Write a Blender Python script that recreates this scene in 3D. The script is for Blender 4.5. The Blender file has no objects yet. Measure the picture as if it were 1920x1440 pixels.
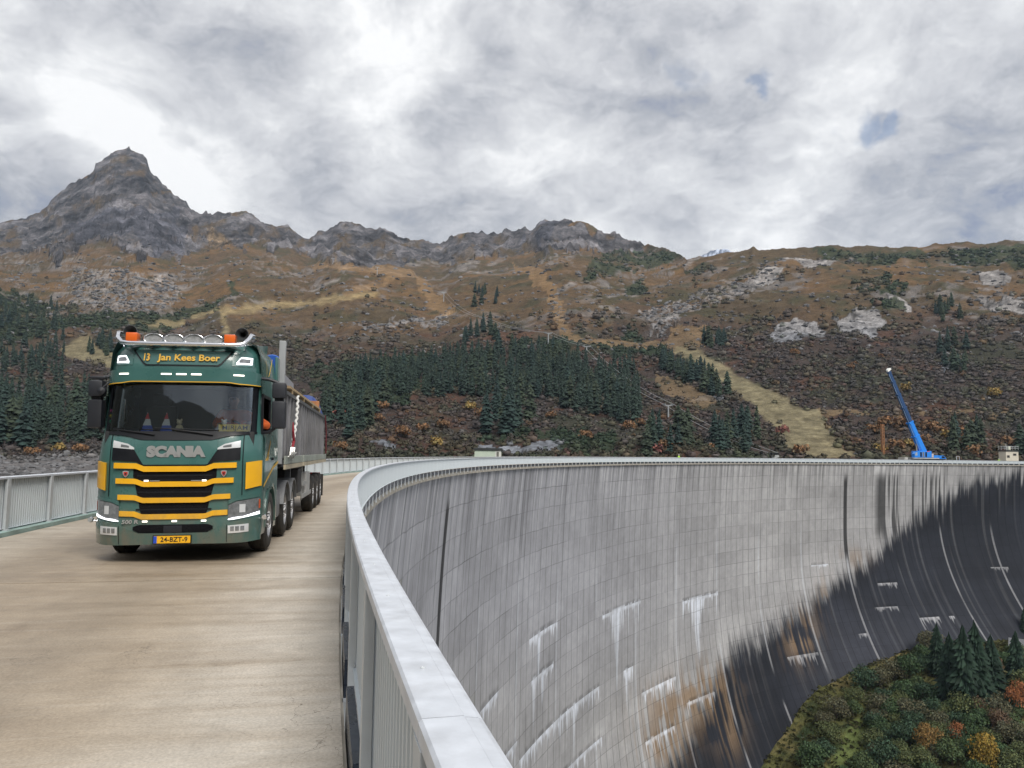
import bpy, bmesh, math, random
import numpy as np
from math import sin, cos, pi, radians as rad
from mathutils import Matrix, Vector

random.seed(7)
rng = np.random.default_rng(7)
S = bpy.context.scene
COL = S.collection

# ------------------------------------------------------------------ camera
FPX, H0, ROLL = 1450.0, 1.717, 0.0123          # focal length in photo pixels, eye height, roll
PITCH = math.atan((849.37 - 720) / FPX)
cam_d = bpy.data.cameras.new('camera')
cam_d.sensor_width = 36.0
cam_d.lens = 36.0 * FPX / 1920.0
cam_d.clip_start = 0.05
cam_d.clip_end = 20000
cam = bpy.data.objects.new('camera', cam_d)
COL.objects.link(cam)
cam.matrix_world = (Matrix.Translation((0, 0, H0)) @ Matrix.Rotation(pi / 2 + PITCH, 4, 'X')
                    @ Matrix.Rotation(ROLL, 4, 'Z'))
S.camera = cam

# ------------------------------------------------------------------ light
SUN_AZ, SUN_EL = rad(152), rad(50)              # azimuth from +Y towards +X
S.view_settings.view_transform = 'Standard'
S.view_settings.look = 'None'
S.view_settings.exposure = 0.5
S.view_settings.gamma = 1.0
S.render.engine = 'CYCLES'
S.cycles.use_denoising = True
S.cycles.max_bounces = 5
S.cycles.diffuse_bounces = 2
S.cycles.glossy_bounces = 3
S.cycles.transmission_bounces = 4
S.cycles.transparent_max_bounces = 8
S.cycles.volume_bounces = 0
S.cycles.caustics_reflective = False
S.cycles.caustics_refractive = False

sun_d = bpy.data.lights.new('sun', 'SUN')
sun_d.energy = 2.6
sun_d.angle = rad(30)
sun_d.color = (1.0, 0.95, 0.88)
sun = bpy.data.objects.new('sun', sun_d)
COL.objects.link(sun)
sdir = Vector((sin(SUN_AZ) * cos(SUN_EL), cos(SUN_AZ) * cos(SUN_EL), sin(SUN_EL)))
sun.rotation_euler = sdir.to_track_quat('Z', 'Y').to_euler()

world = bpy.data.worlds.new('World')
S.world = world
world.use_nodes = True
NT = world.node_tree
NT.nodes.clear()


class G:
    """tiny node-graph helper"""
    def __init__(s, tree):
        s.t = tree

    def n(s, typ, **kw):
        nd = s.t.nodes.new(typ)
        for k, v in kw.items():
            setattr(nd, k, v)
        return nd

    def link(s, a, b):
        s.t.links.new(a, b)

    def put(s, sock, v):
        if hasattr(v, 'links') or hasattr(v, 'is_linked'):
            s.t.links.new(v, sock)
        else:
            sock.default_value = v

    def m(s, op, a, b=None, c=None, clamp=False):
        nd = s.n('ShaderNodeMath', operation=op)
        nd.use_clamp = clamp
        for i, v in enumerate((a, b, c)):
            if v is not None:
                s.put(nd.inputs[i], v)
        return nd.outputs[0]

    def vm(s, op, a, b=None, out=0):
        nd = s.n('ShaderNodeVectorMath', operation=op)
        s.put(nd.inputs[0], a)
        if b is not None:
            s.put(nd.inputs[3 if op == 'SCALE' else 1], b)
        return nd.outputs[out]

    def noise(s, vec, scale, detail=6, rough=0.55, dist=0.0, out=0):
        nd = s.n('ShaderNodeTexNoise')
        if vec is not None:
            s.link(vec, nd.inputs['Vector'])
        nd.inputs['Scale'].default_value = scale
        nd.inputs['Detail'].default_value = detail
        nd.inputs['Roughness'].default_value = rough
        nd.inputs['Distortion'].default_value = dist
        return nd.outputs[out]

    def mapr(s, v, a, b, c=0.0, d=1.0, smooth=False):
        nd = s.n('ShaderNodeMapRange')
        nd.interpolation_type = 'SMOOTHSTEP' if smooth else 'LINEAR'
        nd.clamp = True
        s.put(nd.inputs[0], v)
        for i, q in enumerate((a, b, c, d)):
            s.put(nd.inputs[1 + i], q)
        return nd.outputs[0]

    def ramp(s, v, stops):
        nd = s.n('ShaderNodeValToRGB')
        s.put(nd.inputs[0], v)
        el = nd.color_ramp.elements
        while len(el) < len(stops):
            el.new(0.5)
        for e, (p, c) in zip(el, stops):
            e.position = p
            e.color = (*c, 1) if len(c) == 3 else c
        return nd.outputs[0]

    def mix(s, f, a, b, mode='MIX'):
        nd = s.n('ShaderNodeMix', data_type='RGBA', blend_type=mode)
        s.put(nd.inputs[0], f)
        s.put(nd.inputs[6], a)
        s.put(nd.inputs[7], b)
        return nd.outputs[2]

    def map(s, vec, scale=(1, 1, 1), loc=(0, 0, 0)):
        nd = s.n('ShaderNodeMapping')
        s.link(vec, nd.inputs[0])
        nd.inputs['Location'].default_value = loc
        nd.inputs['Scale'].default_value = scale
        return nd.outputs[0]


def px_ray(x, y):
    """direction (per metre of depth) in which the photograph shows a point"""
    c, s = cos(ROLL), sin(ROLL)
    dx, dy = np.asarray(x, float) - 960, np.asarray(y, float) - 720
    X, V = c * dx + s * dy, -s * dx + c * dy
    up = -V * cos(PITCH) + FPX * sin(PITCH)
    fw = FPX * cos(PITCH) + V * sin(PITCH)
    return X / fw, up / fw


def at(x, y, Y):
    """point at depth Y seen at photo position x, y"""
    a, b = px_ray(x, y)
    return Vector((float(a) * Y, Y, H0 + float(b) * Y))


def to_px(P):
    P = np.asarray(P, float)
    d = P - np.array([0, 0, H0])
    fw = d[..., 1] * cos(PITCH) + d[..., 2] * sin(PITCH)
    up = d[..., 2] * cos(PITCH) - d[..., 1] * sin(PITCH)
    fw = np.where(fw < 0.3, 0.3, fw)
    X, V = FPX * d[..., 0] / fw, -FPX * up / fw
    c, s = cos(ROLL), sin(ROLL)
    return 960 + c * X - s * V, 720 + s * X + c * V


# sky: blue sky behind a broken grey cloud deck, laid out by direction
g = G(NT)
tc = g.n('ShaderNodeTexCoord').outputs['Generated']
sky = g.n('ShaderNodeTexSky', sky_type='NISHITA')
sky.sun_disc = False
sky.sun_elevation = SUN_EL
sky.sun_rotation = SUN_AZ
sky.altitude = 1800
sep = g.n('ShaderNodeSeparateXYZ')
g.link(tc, sep.inputs[0])
den = g.m('MAXIMUM', g.m('ADD', sep.outputs[2], 0.42), 0.2)
comb = g.n('ShaderNodeCombineXYZ')
g.put(comb.inputs[0], g.m('DIVIDE', sep.outputs[0], den))
g.put(comb.inputs[1], g.m('DIVIDE', sep.outputs[1], den))
comb.inputs[2].default_value = 3.7
cv = comb.outputs[0]
warp = g.vm('ADD', cv, g.vm('SCALE', g.noise(cv, 4.5, 5, 0.55, out=1), 0.16))
wdir = g.vm('NORMALIZE', g.vm('ADD', tc, g.vm('SCALE', g.vm('SUBTRACT', g.noise(tc, 5.0, 5, .6, out=1), (.5, .5, .5)), .22)))
n1 = g.noise(warp, 2.7, 10, 0.60)
n2 = g.noise(g.map(warp, (1, 1, 1), (5.1, 2.2, 0)), 7.5, 9, 0.66)
cl = g.m('ADD', g.m('MULTIPLY', g.m('SUBTRACT', n1, .5), 1.3), g.m('ADD', g.m('MULTIPLY', g.m('SUBTRACT', n2, .5), .62), .515))
# single clouds and gaps of this sky: (x, y, angular size, brighter/darker)
for (x, y, r, w) in [(470, 205, .11, -.18), (650, 150, .06, .08), (690, 60, .05, .07), (735, 140, .09, .19), (860, 230, .10, -.12),
                     (10, 335, .085, -.30), (150, 285, .05, .05), (330, 370, .05, .10), (430, 395, .06, .10),
                     (590, 400, .07, .08), (1000, 60, .16, -.05), (1010, 340, .10, .09), (1250, 240, .16, -.03),
                     (800, 380, .08, -.05), (1880, 300, .10, -.07), (1500, 60, .12, .02), (130, 30, .12, .03), (270, 70, .16, .09), (560, 60, .10, .04),
                     (1430, 350, .16, -.05), (1700, 200, .14, -.05), (1650, 250, .02, -.22), (280, 120, .10, .03)]:
    a, b = px_ray(x, y)
    d = Vector((float(a), 1, float(b))).normalized()
    dist = g.vm('DISTANCE', wdir, tuple(d), out=1)
    cl = g.m('ADD', cl, g.m('MULTIPLY', g.mapr(dist, 0.0, r * 1.7, w, 0.0, True), 1.0))
ccol = g.ramp(cl, [(0.20, (.20, .225, .30)), (0.33, (.33, .34, .37)), (0.45, (.47, .475, .495)),
                   (0.57, (.60, .605, .615)), (0.69, (.76, .76, .76))])
hole = g.noise(g.map(warp, (1, 1, 1), (13.3, 7.7, 0)), 4.5, 4, 0.5)
mask = g.mapr(hole, 0.24, 0.34, 0.0, 1.0, True)
for (x, y, r) in [(1632, 243, .014), (1668, 240, .010), (1430, 165, .010)]:      # small breaks showing blue
    a, b = px_ray(x, y)
    d = Vector((float(a), 1, float(b))).normalized()
    mask = g.m('MINIMUM', mask, g.mapr(g.vm('DISTANCE', g.vm('NORMALIZE', g.vm('ADD', tc, g.vm('SCALE', g.vm('SUBTRACT', g.noise(tc, 26.0, 5, .6, out=1), (.5, .5, .5)), .075))), tuple(d), out=1), r * .2, r * 1.7, .45, 1.0, True))
bga = g.n('ShaderNodeBackground')
g.link(sky.outputs[0], bga.inputs[0])
bga.inputs[1].default_value = 0.10
bgb = g.n('ShaderNodeBackground')
g.link(ccol, bgb.inputs[0])
bgb.inputs[1].default_value = 1.0
mx = g.n('ShaderNodeMixShader')
g.put(mx.inputs[0], mask)
g.link(bga.outputs[0], mx.inputs[1])
g.link(bgb.outputs[0], mx.inputs[2])
wo = g.n('ShaderNodeOutputWorld')
g.link(mx.outputs[0], wo.inputs[0])


# ------------------------------------------------------------------ helpers
def M_(name, color=(.5, .5, .5), rough=.6, metal=0.0, var=0.0, vscale=3.0, bump=0.0, bscale=20.0, coat=0.0,
       emit=None, estr=0.0, attr=None, spec=None, obj=True, dirt=0.0):
    m = bpy.data.materials.new(name)
    m.use_nodes = True
    g = G(m.node_tree)
    b = m.node_tree.nodes['Principled BSDF']
    b.inputs['Roughness'].default_value = rough
    b.inputs['Metallic'].default_value = metal
    if spec is not None:
        b.inputs['Specular IOR Level'].default_value = spec
    if coat:
        b.inputs['Coat Weight'].default_value = coat
        b.inputs['Coat Roughness'].default_value = 0.06
    c = (*color, 1)
    co = g.n('ShaderNodeTexCoord').outputs['Object' if obj else 'Generated']
    if attr:
        an = g.n('ShaderNodeAttribute')
        an.attribute_name = attr
        c = an.outputs['Color']
    if var:
        nv = g.noise(co, vscale, 5, 0.6)
        f = g.mapr(nv, 0.3, 0.7, 1 - var, 1 + var)
        sc = g.vm('SCALE', c if hasattr(c, 'is_linked') else c[:3], f)
        c = sc
    if dirt:
        nd = g.mapr(g.noise(co, vscale * 0.7, 6, 0.65), 0.45, 0.75, 0.0, dirt)
        c = g.mix(nd, c if hasattr(c, 'is_linked') else c, (.10, .085, .065, 1))
    g.put(b.inputs['Base Color'], c)
    if var or dirt:
        g.put(b.inputs['Roughness'], g.mapr(g.noise(co, vscale * 2, 4), 0.3, 0.7, max(rough - .1, .02), min(rough + .1, 1)))
    if bump:
        bn = g.n('ShaderNodeBump')
        bn.inputs['Strength'].default_value = bump
        bn.inputs['Distance'].default_value = 0.02
        g.link(g.noise(co, bscale, 6, 0.6), bn.inputs['Height'])
        g.link(bn.outputs[0], b.inputs['Normal'])
    if emit:
        b.inputs['Emission Color'].default_value = (*emit, 1)
        b.inputs['Emission Strength'].default_value = estr
    return m


def tag(o, label=None, cat=None, group=None, kind=None):
    if label: o['label'] = label
    if cat: o['category'] = cat
    if group: o['group'] = group
    if kind: o['kind'] = kind
    return o


def empty(name, loc=(0, 0, 0), rz=0.0, **kw):
    o = bpy.data.objects.new(name, None)
    o.empty_display_size = 0.2
    COL.objects.link(o)
    o.location = loc
    o.rotation_euler = (0, 0, rz)
    return tag(o, **kw)


class MB:
    """collects polygons of one mesh"""
    def __init__(s):
        s.v, s.f = [], []

    def add(s, vs, fs):
        k = len(s.v)
        s.v += [tuple(map(float, p)) for p in vs]
        s.f += [tuple(i + k for i in f) for f in fs]
        return s

    def box(s, x0, x1, y0, y1, z0, z1, bev=0.0):
        if bev <= 0:
            vs = [(x, y, z) for z in (z0, z1) for y in (y0, y1) for x in (x0, x1)]
            return s.add(vs, [(0, 2, 3, 1), (4, 5, 7, 6), (0, 1, 5, 4), (2, 6, 7, 3), (0, 4, 6, 2), (1, 3, 7, 5)])
        bm = bmesh.new()
        bmesh.ops.create_cube(bm, size=1)
        bmesh.ops.scale(bm, vec=(x1 - x0, y1 - y0, z1 - z0), verts=bm.verts)
        bmesh.ops.translate(bm, vec=((x0 + x1) / 2, (y0 + y1) / 2, (z0 + z1) / 2), verts=bm.verts)
        bmesh.ops.bevel(bm, geom=bm.edges[:], offset=bev, segments=2, affect='EDGES', profile=0.6)
        bm.verts.index_update()
        s.add([v.co for v in bm.verts], [[v.index for v in f.verts] for f in bm.faces])
        bm.free()
        return s

    def tube(s, pts, r, n=8, cap=True):
        pts = [Vector(p) for p in pts]
        rr = r if isinstance(r, (list, tuple)) else [r] * len(pts)
        vs = []
        up = Vector((0, 0, 1))
        d0 = (pts[1] - pts[0]).normalized()
        if abs(d0.dot(up)) > 0.9: up = Vector((1, 0, 0))
        for i, p in enumerate(pts):
            d = (pts[min(i + 1, len(pts) - 1)] - pts[max(i - 1, 0)]).normalized()
            a = d.cross(up).normalized()
            b = a.cross(d).normalized()
            vs += [p + a * (cos(2 * pi * k / n) * rr[i]) + b * (sin(2 * pi * k / n) * rr[i]) for k in range(n)]
        fs = []
        for i in range(len(pts) - 1):
            for k in range(n):
                k2 = (k + 1) % n
                fs.append((i * n + k, i * n + k2, (i + 1) * n + k2, (i + 1) * n + k))
        if cap:
            fs.append(tuple(range(n - 1, -1, -1)))
            fs.append(tuple(range((len(pts) - 1) * n, len(pts) * n)))
        return s.add(vs, fs)

    def lathe(s, prof, origin, axis='x', n=24):
        """prof: list of (along axis, radius)"""
        vs, fs = [], []
        for (a, r) in prof:
            for k in range(n):
                c_, s_ = cos(2 * pi * k / n) * r, sin(2 * pi * k / n) * r
                p = {'x': (a, c_, s_), 'y': (c_, a, s_), 'z': (c_, s_, a)}[axis]
                vs.append((p[0] + origin[0], p[1] + origin[1], p[2] + origin[2]))
        for i in range(len(prof) - 1):
            for k in range(n):
                k2 = (k + 1) % n
                fs.append((i * n + k, (i + 1) * n + k, (i + 1) * n + k2, i * n + k2))
        return s.add(vs, fs)

    def prism(s, poly, d0, d1):
        """polygon (3D points) extruded from offset d0 to d1 (vectors)"""
        n = len(poly)
        a = [Vector(p) + Vector(d0) for p in poly]
        b = [Vector(p) + Vector(d1) for p in poly]
        return s.add(a + b, [tuple(range(n)), tuple(range(2 * n - 1, n - 1, -1))] +
                     [(i, n + i, n + (i + 1) % n, (i + 1) % n) for i in range(n)])

    def mesh(s, name, mat, smooth=False):
        me = bpy.data.meshes.new(name)
        me.from_pydata(s.v, [], s.f)
        me.materials.append(mat)
        bm = bmesh.new()
        bm.from_mesh(me)
        bmesh.ops.recalc_face_normals(bm, faces=bm.faces)
        bm.to_mesh(me)
        bm.free()
        if smooth:
            me.shade_smooth()
            try:
                me.set_sharp_from_angle(angle=rad(38))
            except Exception:
                pass
        return me

    def build(s, name, mat, parent=None, smooth=False, loc=(0, 0, 0), **kw):
        return link(name, s.mesh(name, mat, smooth), parent, loc, **kw)


def link(name, me, parent=None, loc=(0, 0, 0), rz=0.0, sc=None, **kw):
    o = bpy.data.objects.new(name, me)
    COL.objects.link(o)
    o.parent = parent
    o.location = loc
    if rz: o.rotation_euler = (0, 0, rz)
    if sc is not None: o.scale = (sc, sc, sc) if not hasattr(sc, '__len__') else sc
    return tag(o, **kw)


def np_mesh(name, V, F, mat, colors=None, uv=None, smooth=True):
    """mesh from numpy arrays; F is (n,3) or (n,4); colors per vertex; uv per vertex"""
    me = bpy.data.meshes.new(name)
    V = np.ascontiguousarray(V, np.float32).reshape(-1, 3)
    F = np.ascontiguousarray(F, np.int32)
    k = F.shape[1]
    me.vertices.add(len(V))
    me.vertices.foreach_set('co', V.ravel())
    me.loops.add(F.size)
    me.loops.foreach_set('vertex_index', F.ravel())
    me.polygons.add(len(F))
    me.polygons.foreach_set('loop_start', np.arange(0, F.size, k, dtype=np.int32))
    me.polygons.foreach_set('loop_total', np.full(len(F), k, np.int32))
    me.update(calc_edges=True)
    me.validate()
    if colors is not None:
        C = np.ones((len(V), 4), np.float32)
        colors = np.asarray(colors).reshape(len(V), -1)
        C[:, :colors.shape[1]] = colors
        a = me.color_attributes.new('Col', 'FLOAT_COLOR', 'POINT')
        a.data.foreach_set('color', C.ravel())
    if uv is not None:
        l = me.uv_layers.new(name='UVMap')
        vi = F.ravel()
        l.data.foreach_set('uv', np.ascontiguousarray(np.asarray(uv, np.float32)[vi]).ravel())
    me.polygons.foreach_set('use_smooth', np.full(len(me.polygons), bool(smooth)))
    me.materials.append(mat)
    return me


def grid_faces(nr, nc):
    i = np.arange(nr - 1)[:, None] * nc + np.arange(nc - 1)[None, :]
    return np.stack([i, i + 1, i + nc + 1, i + nc], -1).reshape(-1, 4)


def _hash(ix, iy, seed):
    h = (ix.astype(np.int64) * 374761393 + iy.astype(np.int64) * 668265263 + seed * 1442695041) & 0xffffffff
    h = ((h ^ (h >> 13)) * 1274126177) & 0xffffffff
    h = h ^ (h >> 16)
    return (h & 0xffff).astype(np.float64) / 65535.0


def vn(x, y, seed=0):
    x = np.asarray(x, float); y = np.asarray(y, float)
    ix, iy = np.floor(x), np.floor(y)
    fx, fy = x - ix, y - iy
    fx = fx * fx * fx * (fx * (fx * 6 - 15) + 10); fy = fy * fy * fy * (fy * (fy * 6 - 15) + 10)
    a = _hash(ix, iy, seed); b = _hash(ix + 1, iy, seed); c = _hash(ix, iy + 1, seed); d = _hash(ix + 1, iy + 1, seed)
    return (a + (b - a) * fx) * (1 - fy) + (c + (d - c) * fx) * fy


def fbm(x, y, oct=5, seed=0, gain=0.5):
    s = 0; a = 1.0; t = 0
    for o in range(oct):
        c, q = cos(o * 0.7), sin(o * 0.7)
        s = s + a * vn((x * c - y * q) * 2 ** o + o * 17.3, (x * q + y * c) * 2 ** o - o * 9.1, seed + o)
        t += a; a *= gain
    return s / t


def ridged(x, y, oct=5, seed=0, gain=0.5):
    s = 0; a = 1.0; t = 0
    for o in range(oct):
        c, q = cos(o * 0.9), sin(o * 0.9)
        s = s + a * (1 - np.abs(2 * vn((x * c - y * q) * 2 ** o + o * 7.3, (x * q + y * c) * 2 ** o + o * 3.1, seed + o) - 1))
        t += a; a *= gain
    return s / t


def sstep(a, b, x):
    t = np.clip((x - a) / (b - a), 0, 1)
    return t * t * (3 - 2 * t)


def inpoly(x, y, poly):
    r = np.zeros(np.shape(x), bool)
    n = len(poly)
    for i in range(n):
        x1, y1 = poly[i]; x2, y2 = poly[(i + 1) % n]
        c = ((y1 > y) != (y2 > y)) & (x < (x2 - x1) * (y - y1) / (y2 - y1 + 1e-9) + x1)
        r ^= c
    return r


def text_mesh(body, size, mat, bold=0.0, shear=0.0, depth=0.004, sx=1.0, space=1.0):
    """flat lettering in the local x/z plane, facing -y, centred"""
    cu = bpy.data.curves.new('lettering', 'FONT')
    cu.body = body
    cu.size = size
    cu.align_x = 'CENTER'
    cu.align_y = 'CENTER'
    cu.offset = bold
    cu.shear = shear
    cu.extrude = depth
    cu.space_character = space
    cu.resolution_u = 3
    o = bpy.data.objects.new('t', cu)
    COL.objects.link(o)
    dg = bpy.context.evaluated_depsgraph_get()
    me = bpy.data.meshes.new_from_object(o.evaluated_get(dg))
    bpy.data.objects.remove(o)
    bpy.data.curves.remove(cu)
    me.transform(Matrix.Diagonal((sx, 1, 1, 1)))
    me.transform(Matrix.Rotation(pi / 2, 4, 'X'))
    me.materials.clear()
    me.materials.append(mat)
    me.name = 'lettering'
    return me

# ------------------------------------------------------------------ the dam: wall, crest road, railings
XC, YC, RR = 198.32, 51.83, 204.59              # centre of the arch and radius of the rail's valley side
JOINT0, JSTEP = 118.6, 5.53                     # angle of one contraction joint and the spacing (degrees)


def polar(r, ph):
    return XC + r * np.cos(ph), YC + r * np.sin(ph)


def skirted(a):
    return np.concatenate([[a[0]], a, [a[-1]]])


# materials -----------------------------------------------------------
def concrete_road():
    m = bpy.data.materials.new('brushed_concrete')
    m.use_nodes = True
    g = G(m.node_tree)
    b = m.node_tree.nodes['Principled BSDF']
    uv = g.n('ShaderNodeUVMap').outputs[0]
    s1 = g.noise(g.map(uv, (1.9, .20, 1)), 1.0, 8, .70, 0.5)           # streaks across the road
    s2 = g.noise(g.map(uv, (7.0, .55, 1)), 1.0, 6, .65)
    blot = g.noise(g.map(uv, (.11, .25, 1)), 1.0, 6, .6, 0.3)
    fine = g.noise(uv, 45, 5, .7)
    edge = g.noise(g.map(uv, (.9, 1.6, 1), (31, 7, 0)), 1.0, 6, .68)
    base = g.ramp(g.m('ADD', g.m('MULTIPLY', s1, .46), g.m('MULTIPLY', blot, .54)),
                  [(.30, (.200, .155, .108)), (.43, (.268, .215, .156)), (.53, (.318, .262, .196)), (.68, (.405, .35, .28))])
    c = g.mix(g.mapr(s2, .52, .74, 0, .5, True), base, (.43, .38, .315, 1))
    c = g.mix(g.mapr(edge, .55, .70, 0, .4, True), c, (.185, .138, .094, 1))
    # paler, greyer strip along both edges of the road
    sx = g.n('ShaderNodeSeparateXYZ')
    g.link(uv, sx.inputs[0])
    e1 = g.mapr(sx.outputs[1], 205.3, 206.6, .85, 0, True)
    e2 = g.mapr(sx.outputs[1], 209.2, 211.0, 0, .6, True)
    en = g.m('MULTIPLY', g.m('MAXIMUM', e1, e2), g.mapr(s1, .35, .6, .25, 1))
    c = g.mix(en, c, (.50, .465, .41, 1))
    tr_ = g.m('MAXIMUM', g.mapr(g.m('ABSOLUTE', g.m('SUBTRACT', sx.outputs[1], 207.3)), .15, .75, 1, 0, True), g.mapr(g.m('ABSOLUTE', g.m('SUBTRACT', sx.outputs[1], 209.3)), .15, .75, 1, 0, True))
    c = g.vm('SCALE', c, g.mapr(g.m('MULTIPLY', tr_, g.mapr(blot, .35, .6, .3, 1)), 0, 1, 1.0, .80))
    cr_ = g.n('ShaderNodeTexVoronoi', feature='DISTANCE_TO_EDGE')
    g.link(g.vm('ADD', g.map(uv, (.22, .30, 1)), g.vm('SCALE', g.noise(uv, 1.2, 5, .6, out=1), .35)), cr_.inputs['Vector'])
    crm = g.m('MULTIPLY', g.mapr(cr_.outputs['Distance'], 0, .006, 1, 0), g.mapr(g.noise(uv, .35, 3), .50, .62, 0, .7))
    c = g.mix(crm, c, (.07, .055, .04, 1))
    c = g.vm('SCALE', c, g.mapr(g.noise(uv, 3.0, 6, .7), .3, .7, .86, 1.12))
    c = g.vm('SCALE', c, g.mapr(fine, .3, .7, .78, 1.22))
    pit = g.noise(uv, 16, 6, .75)
    c = g.mix(g.mapr(pit, .66, .74, 0, .55, True), c, (.11, .085, .06, 1))
    g.put(b.inputs['Base Color'], c)
    g.put(b.inputs['Roughness'], g.mapr(s1, .35, .65, .50, .78))
    bp = g.n('ShaderNodeBump')
    bp.inputs['Strength'].default_value = .35
    bp.inputs['Distance'].default_value = .01
    g.link(g.m('ADD', g.noise(g.map(uv, (60, 2, 1)), 1.0, 4, .6), g.m('MULTIPLY', fine, .5)), bp.inputs['Height'])
    g.link(bp.outputs[0], b.inputs['Normal'])
    return m


def concrete_wall():
    m = bpy.data.materials.new('dam_concrete')
    m.use_nodes = True
    g = G(m.node_tree)
    b = m.node_tree.nodes['Principled BSDF']
    uv = g.n('ShaderNodeUVMap').outputs[0]
    an = g.n('ShaderNodeAttribute')
    an.attribute_name = 'Col'
    c = an.outputs['Color']
    sx = g.n('ShaderNodeSeparateXYZ')
    g.link(uv, sx.inputs[0])
    u, v = sx.outputs[0], sx.outputs[1]
    n_big = g.noise(uv, .07, 5, .6)
    n_st = g.noise(g.map(uv, (1.6, .05, 1)), 1.0, 6, .62)
    n_md = g.noise(uv, .6, 6, .65)
    wob = g.noise(g.map(uv, (.2, .04, 1)), 1.0, 3)

    def lines(coord, period, off, width):
        f = g.m('FRACT', g.m('ADD', g.m('DIVIDE', g.m('ADD', coord, g.m('MULTIPLY', wob, .5)), period), off))
        return g.mapr(g.m('ABSOLUTE', g.m('SUBTRACT', f, .5)), 0.0, width, 1.0, 0.0, True)
    vl = g.m('MULTIPLY', lines(u, 2.8, .1, .055), g.mapr(g.noise(g.map(uv, (.36, .05, 1), (3, 9, 0)), 1.0, 4, .65), .30, .56, .25, 1.0))
    hl = g.m('MULTIPLY', lines(v, 3.2, .28, .028), g.mapr(g.noise(g.map(uv, (.05, .3, 1), (7, 2, 0)), 1.0, 4, .6), .40, .62, .12, .75))
    k = g.m('MAXIMUM', vl, hl)
    c = g.vm('SCALE', c, g.mapr(n_big, .3, .7, .86, 1.14))
    c = g.vm('SCALE', c, g.mapr(n_st, .28, .72, .90, 1.10))
    c = g.vm('SCALE', c, g.mapr(n_md, .3, .7, .90, 1.10))
    c = g.mix(g.m('MULTIPLY', k, .9), c, g.vm('SCALE', c, .20))
    dk = g.mapr(g.noise(g.map(uv, (.12, .12, 1), (1, 5, 0)), 1.0, 6, .7), .67, .76, 0, .5, True)
    c = g.mix(dk, c, (.08, .08, .08, 1))
    g.put(b.inputs['Base Color'], c)
    b.inputs['Roughness'].default_value = .85
    b.inputs['Specular IOR Level'].default_value = .25
    bp = g.n('ShaderNodeBump')
    bp.inputs['Strength'].default_value = .5
    bp.inputs['Distance'].default_value = .03
    g.link(g.m('SUBTRACT', g.m('ADD', n_md, n_st), g.m('MULTIPLY', vl, .5)), bp.inputs['Height'])
    g.link(bp.outputs[0], b.inputs['Normal'])
    return m


MAT_ROAD, MAT_WALL = concrete_road(), concrete_wall()
MAT_COPE = M_('coping_concrete', (.36, .335, .29), .85, var=.25, vscale=1.2, bump=.3, bscale=9, dirt=.5)
MAT_RAIL = M_('rail_aluminium', (.60, .635, .69), .45, .2, var=.10, vscale=7, dirt=.22, bump=.08, bscale=6)
MAT_SHEET = M_('ribbed_sheet_paint', (.56, .61, .64), .5, .1, var=.05, vscale=.8)
MAT_POST = M_('post_paint', (.50, .53, .55), .5, .2, var=.1)
MAT_TOE = M_('toe_plate_navy', (.03, .04, .06), .3, .3, var=.2)
MAT_TEAL = M_('kerb_teal', (.27, .38, .36), .7, var=.2, vscale=2, dirt=.4)
MAT_FAR = M_('old_concrete', (.30, .29, .27), .9, var=.2, vscale=.3)

ROADEMP = tag(link('road', None), kind='structure')
for k in range(-54, 4):
    p1, p0 = rad(191.57 + 1.97 * (k + 1)), rad(191.57 + 1.97 * k)
    ph = skirted(np.linspace(p0 + .00004, p1 - .00004, 12))
    rr = skirted(np.linspace(204.785, 211.20, 12))
    P, Q = np.meshgrid(ph, rr, indexing='ij')
    Z = np.zeros_like(P) + random.uniform(-.002, .002)
    Z[[0, -1], :] = -.05; Z[:, [0, -1]] = -.05
    X, Y = polar(Q, P)
    me = np_mesh('deck_slab', np.stack([X, Y, Z], -1), grid_faces(*P.shape), MAT_ROAD,
                 uv=np.stack([P * 205, Q], -1).reshape(-1, 2), smooth=False)
    link('deck_slab', me, ROADEMP)

ba = np.linspace(rad(84), rad(200), 160)
bv = [(XC + r_ * cos(q), YC + r_ * sin(q), -.010) for q in ba for r_ in (204.80, 211.19)]
MB().add(bv, [(2 * i, 2 * i + 1, 2 * i + 3, 2 * i + 2) for i in range(159)]).build('joint_sealant', M_('joint_sealant', (.13, .105, .08), .9, var=.3, vscale=2), ROADEMP)

DAM = empty('arch_dam', (XC, YC, 0), label='tall curved concrete arch dam wall stained black and white', cat='dam')


def at_dam(me, name, ph=0.0, **kw):
    return link(name, me, DAM, (0, 0, 0), rz=ph, **kw)


def arc_box(mb, r0, r1, a0, a1, z0, z1, n=4):
    """box bent along the arch, around the origin"""
    aa = np.linspace(a0, a1, n + 1)
    vs = []
    for a in aa:
        for (r, z) in ((r0, z0), (r1, z0), (r1, z1), (r0, z1)):
            vs.append((r * cos(a), r * sin(a), z))
    fs = [(0, 1, 2, 3), (n * 4 + 3, n * 4 + 2, n * 4 + 1, n * 4)]
    for i in range(n):
        for k in range(4):
            k2 = (k + 1) % 4
            fs.append((i * 4 + k, (i + 1) * 4 + k, (i + 1) * 4 + k2, i * 4 + k2))
    return mb.add(vs, fs)


# coping blocks along the valley edge (each about 6.5 m)
ca = rad(JSTEP / 3)
cope_me = arc_box(MB(), 204.765, 205.355, .00004, ca - .00004, -.48, -.02, 6).mesh('coping_block', MAT_COPE)
for k in range(-15, 43):
    at_dam(cope_me, 'coping_block', rad(JOINT0) + ca * k)
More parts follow.
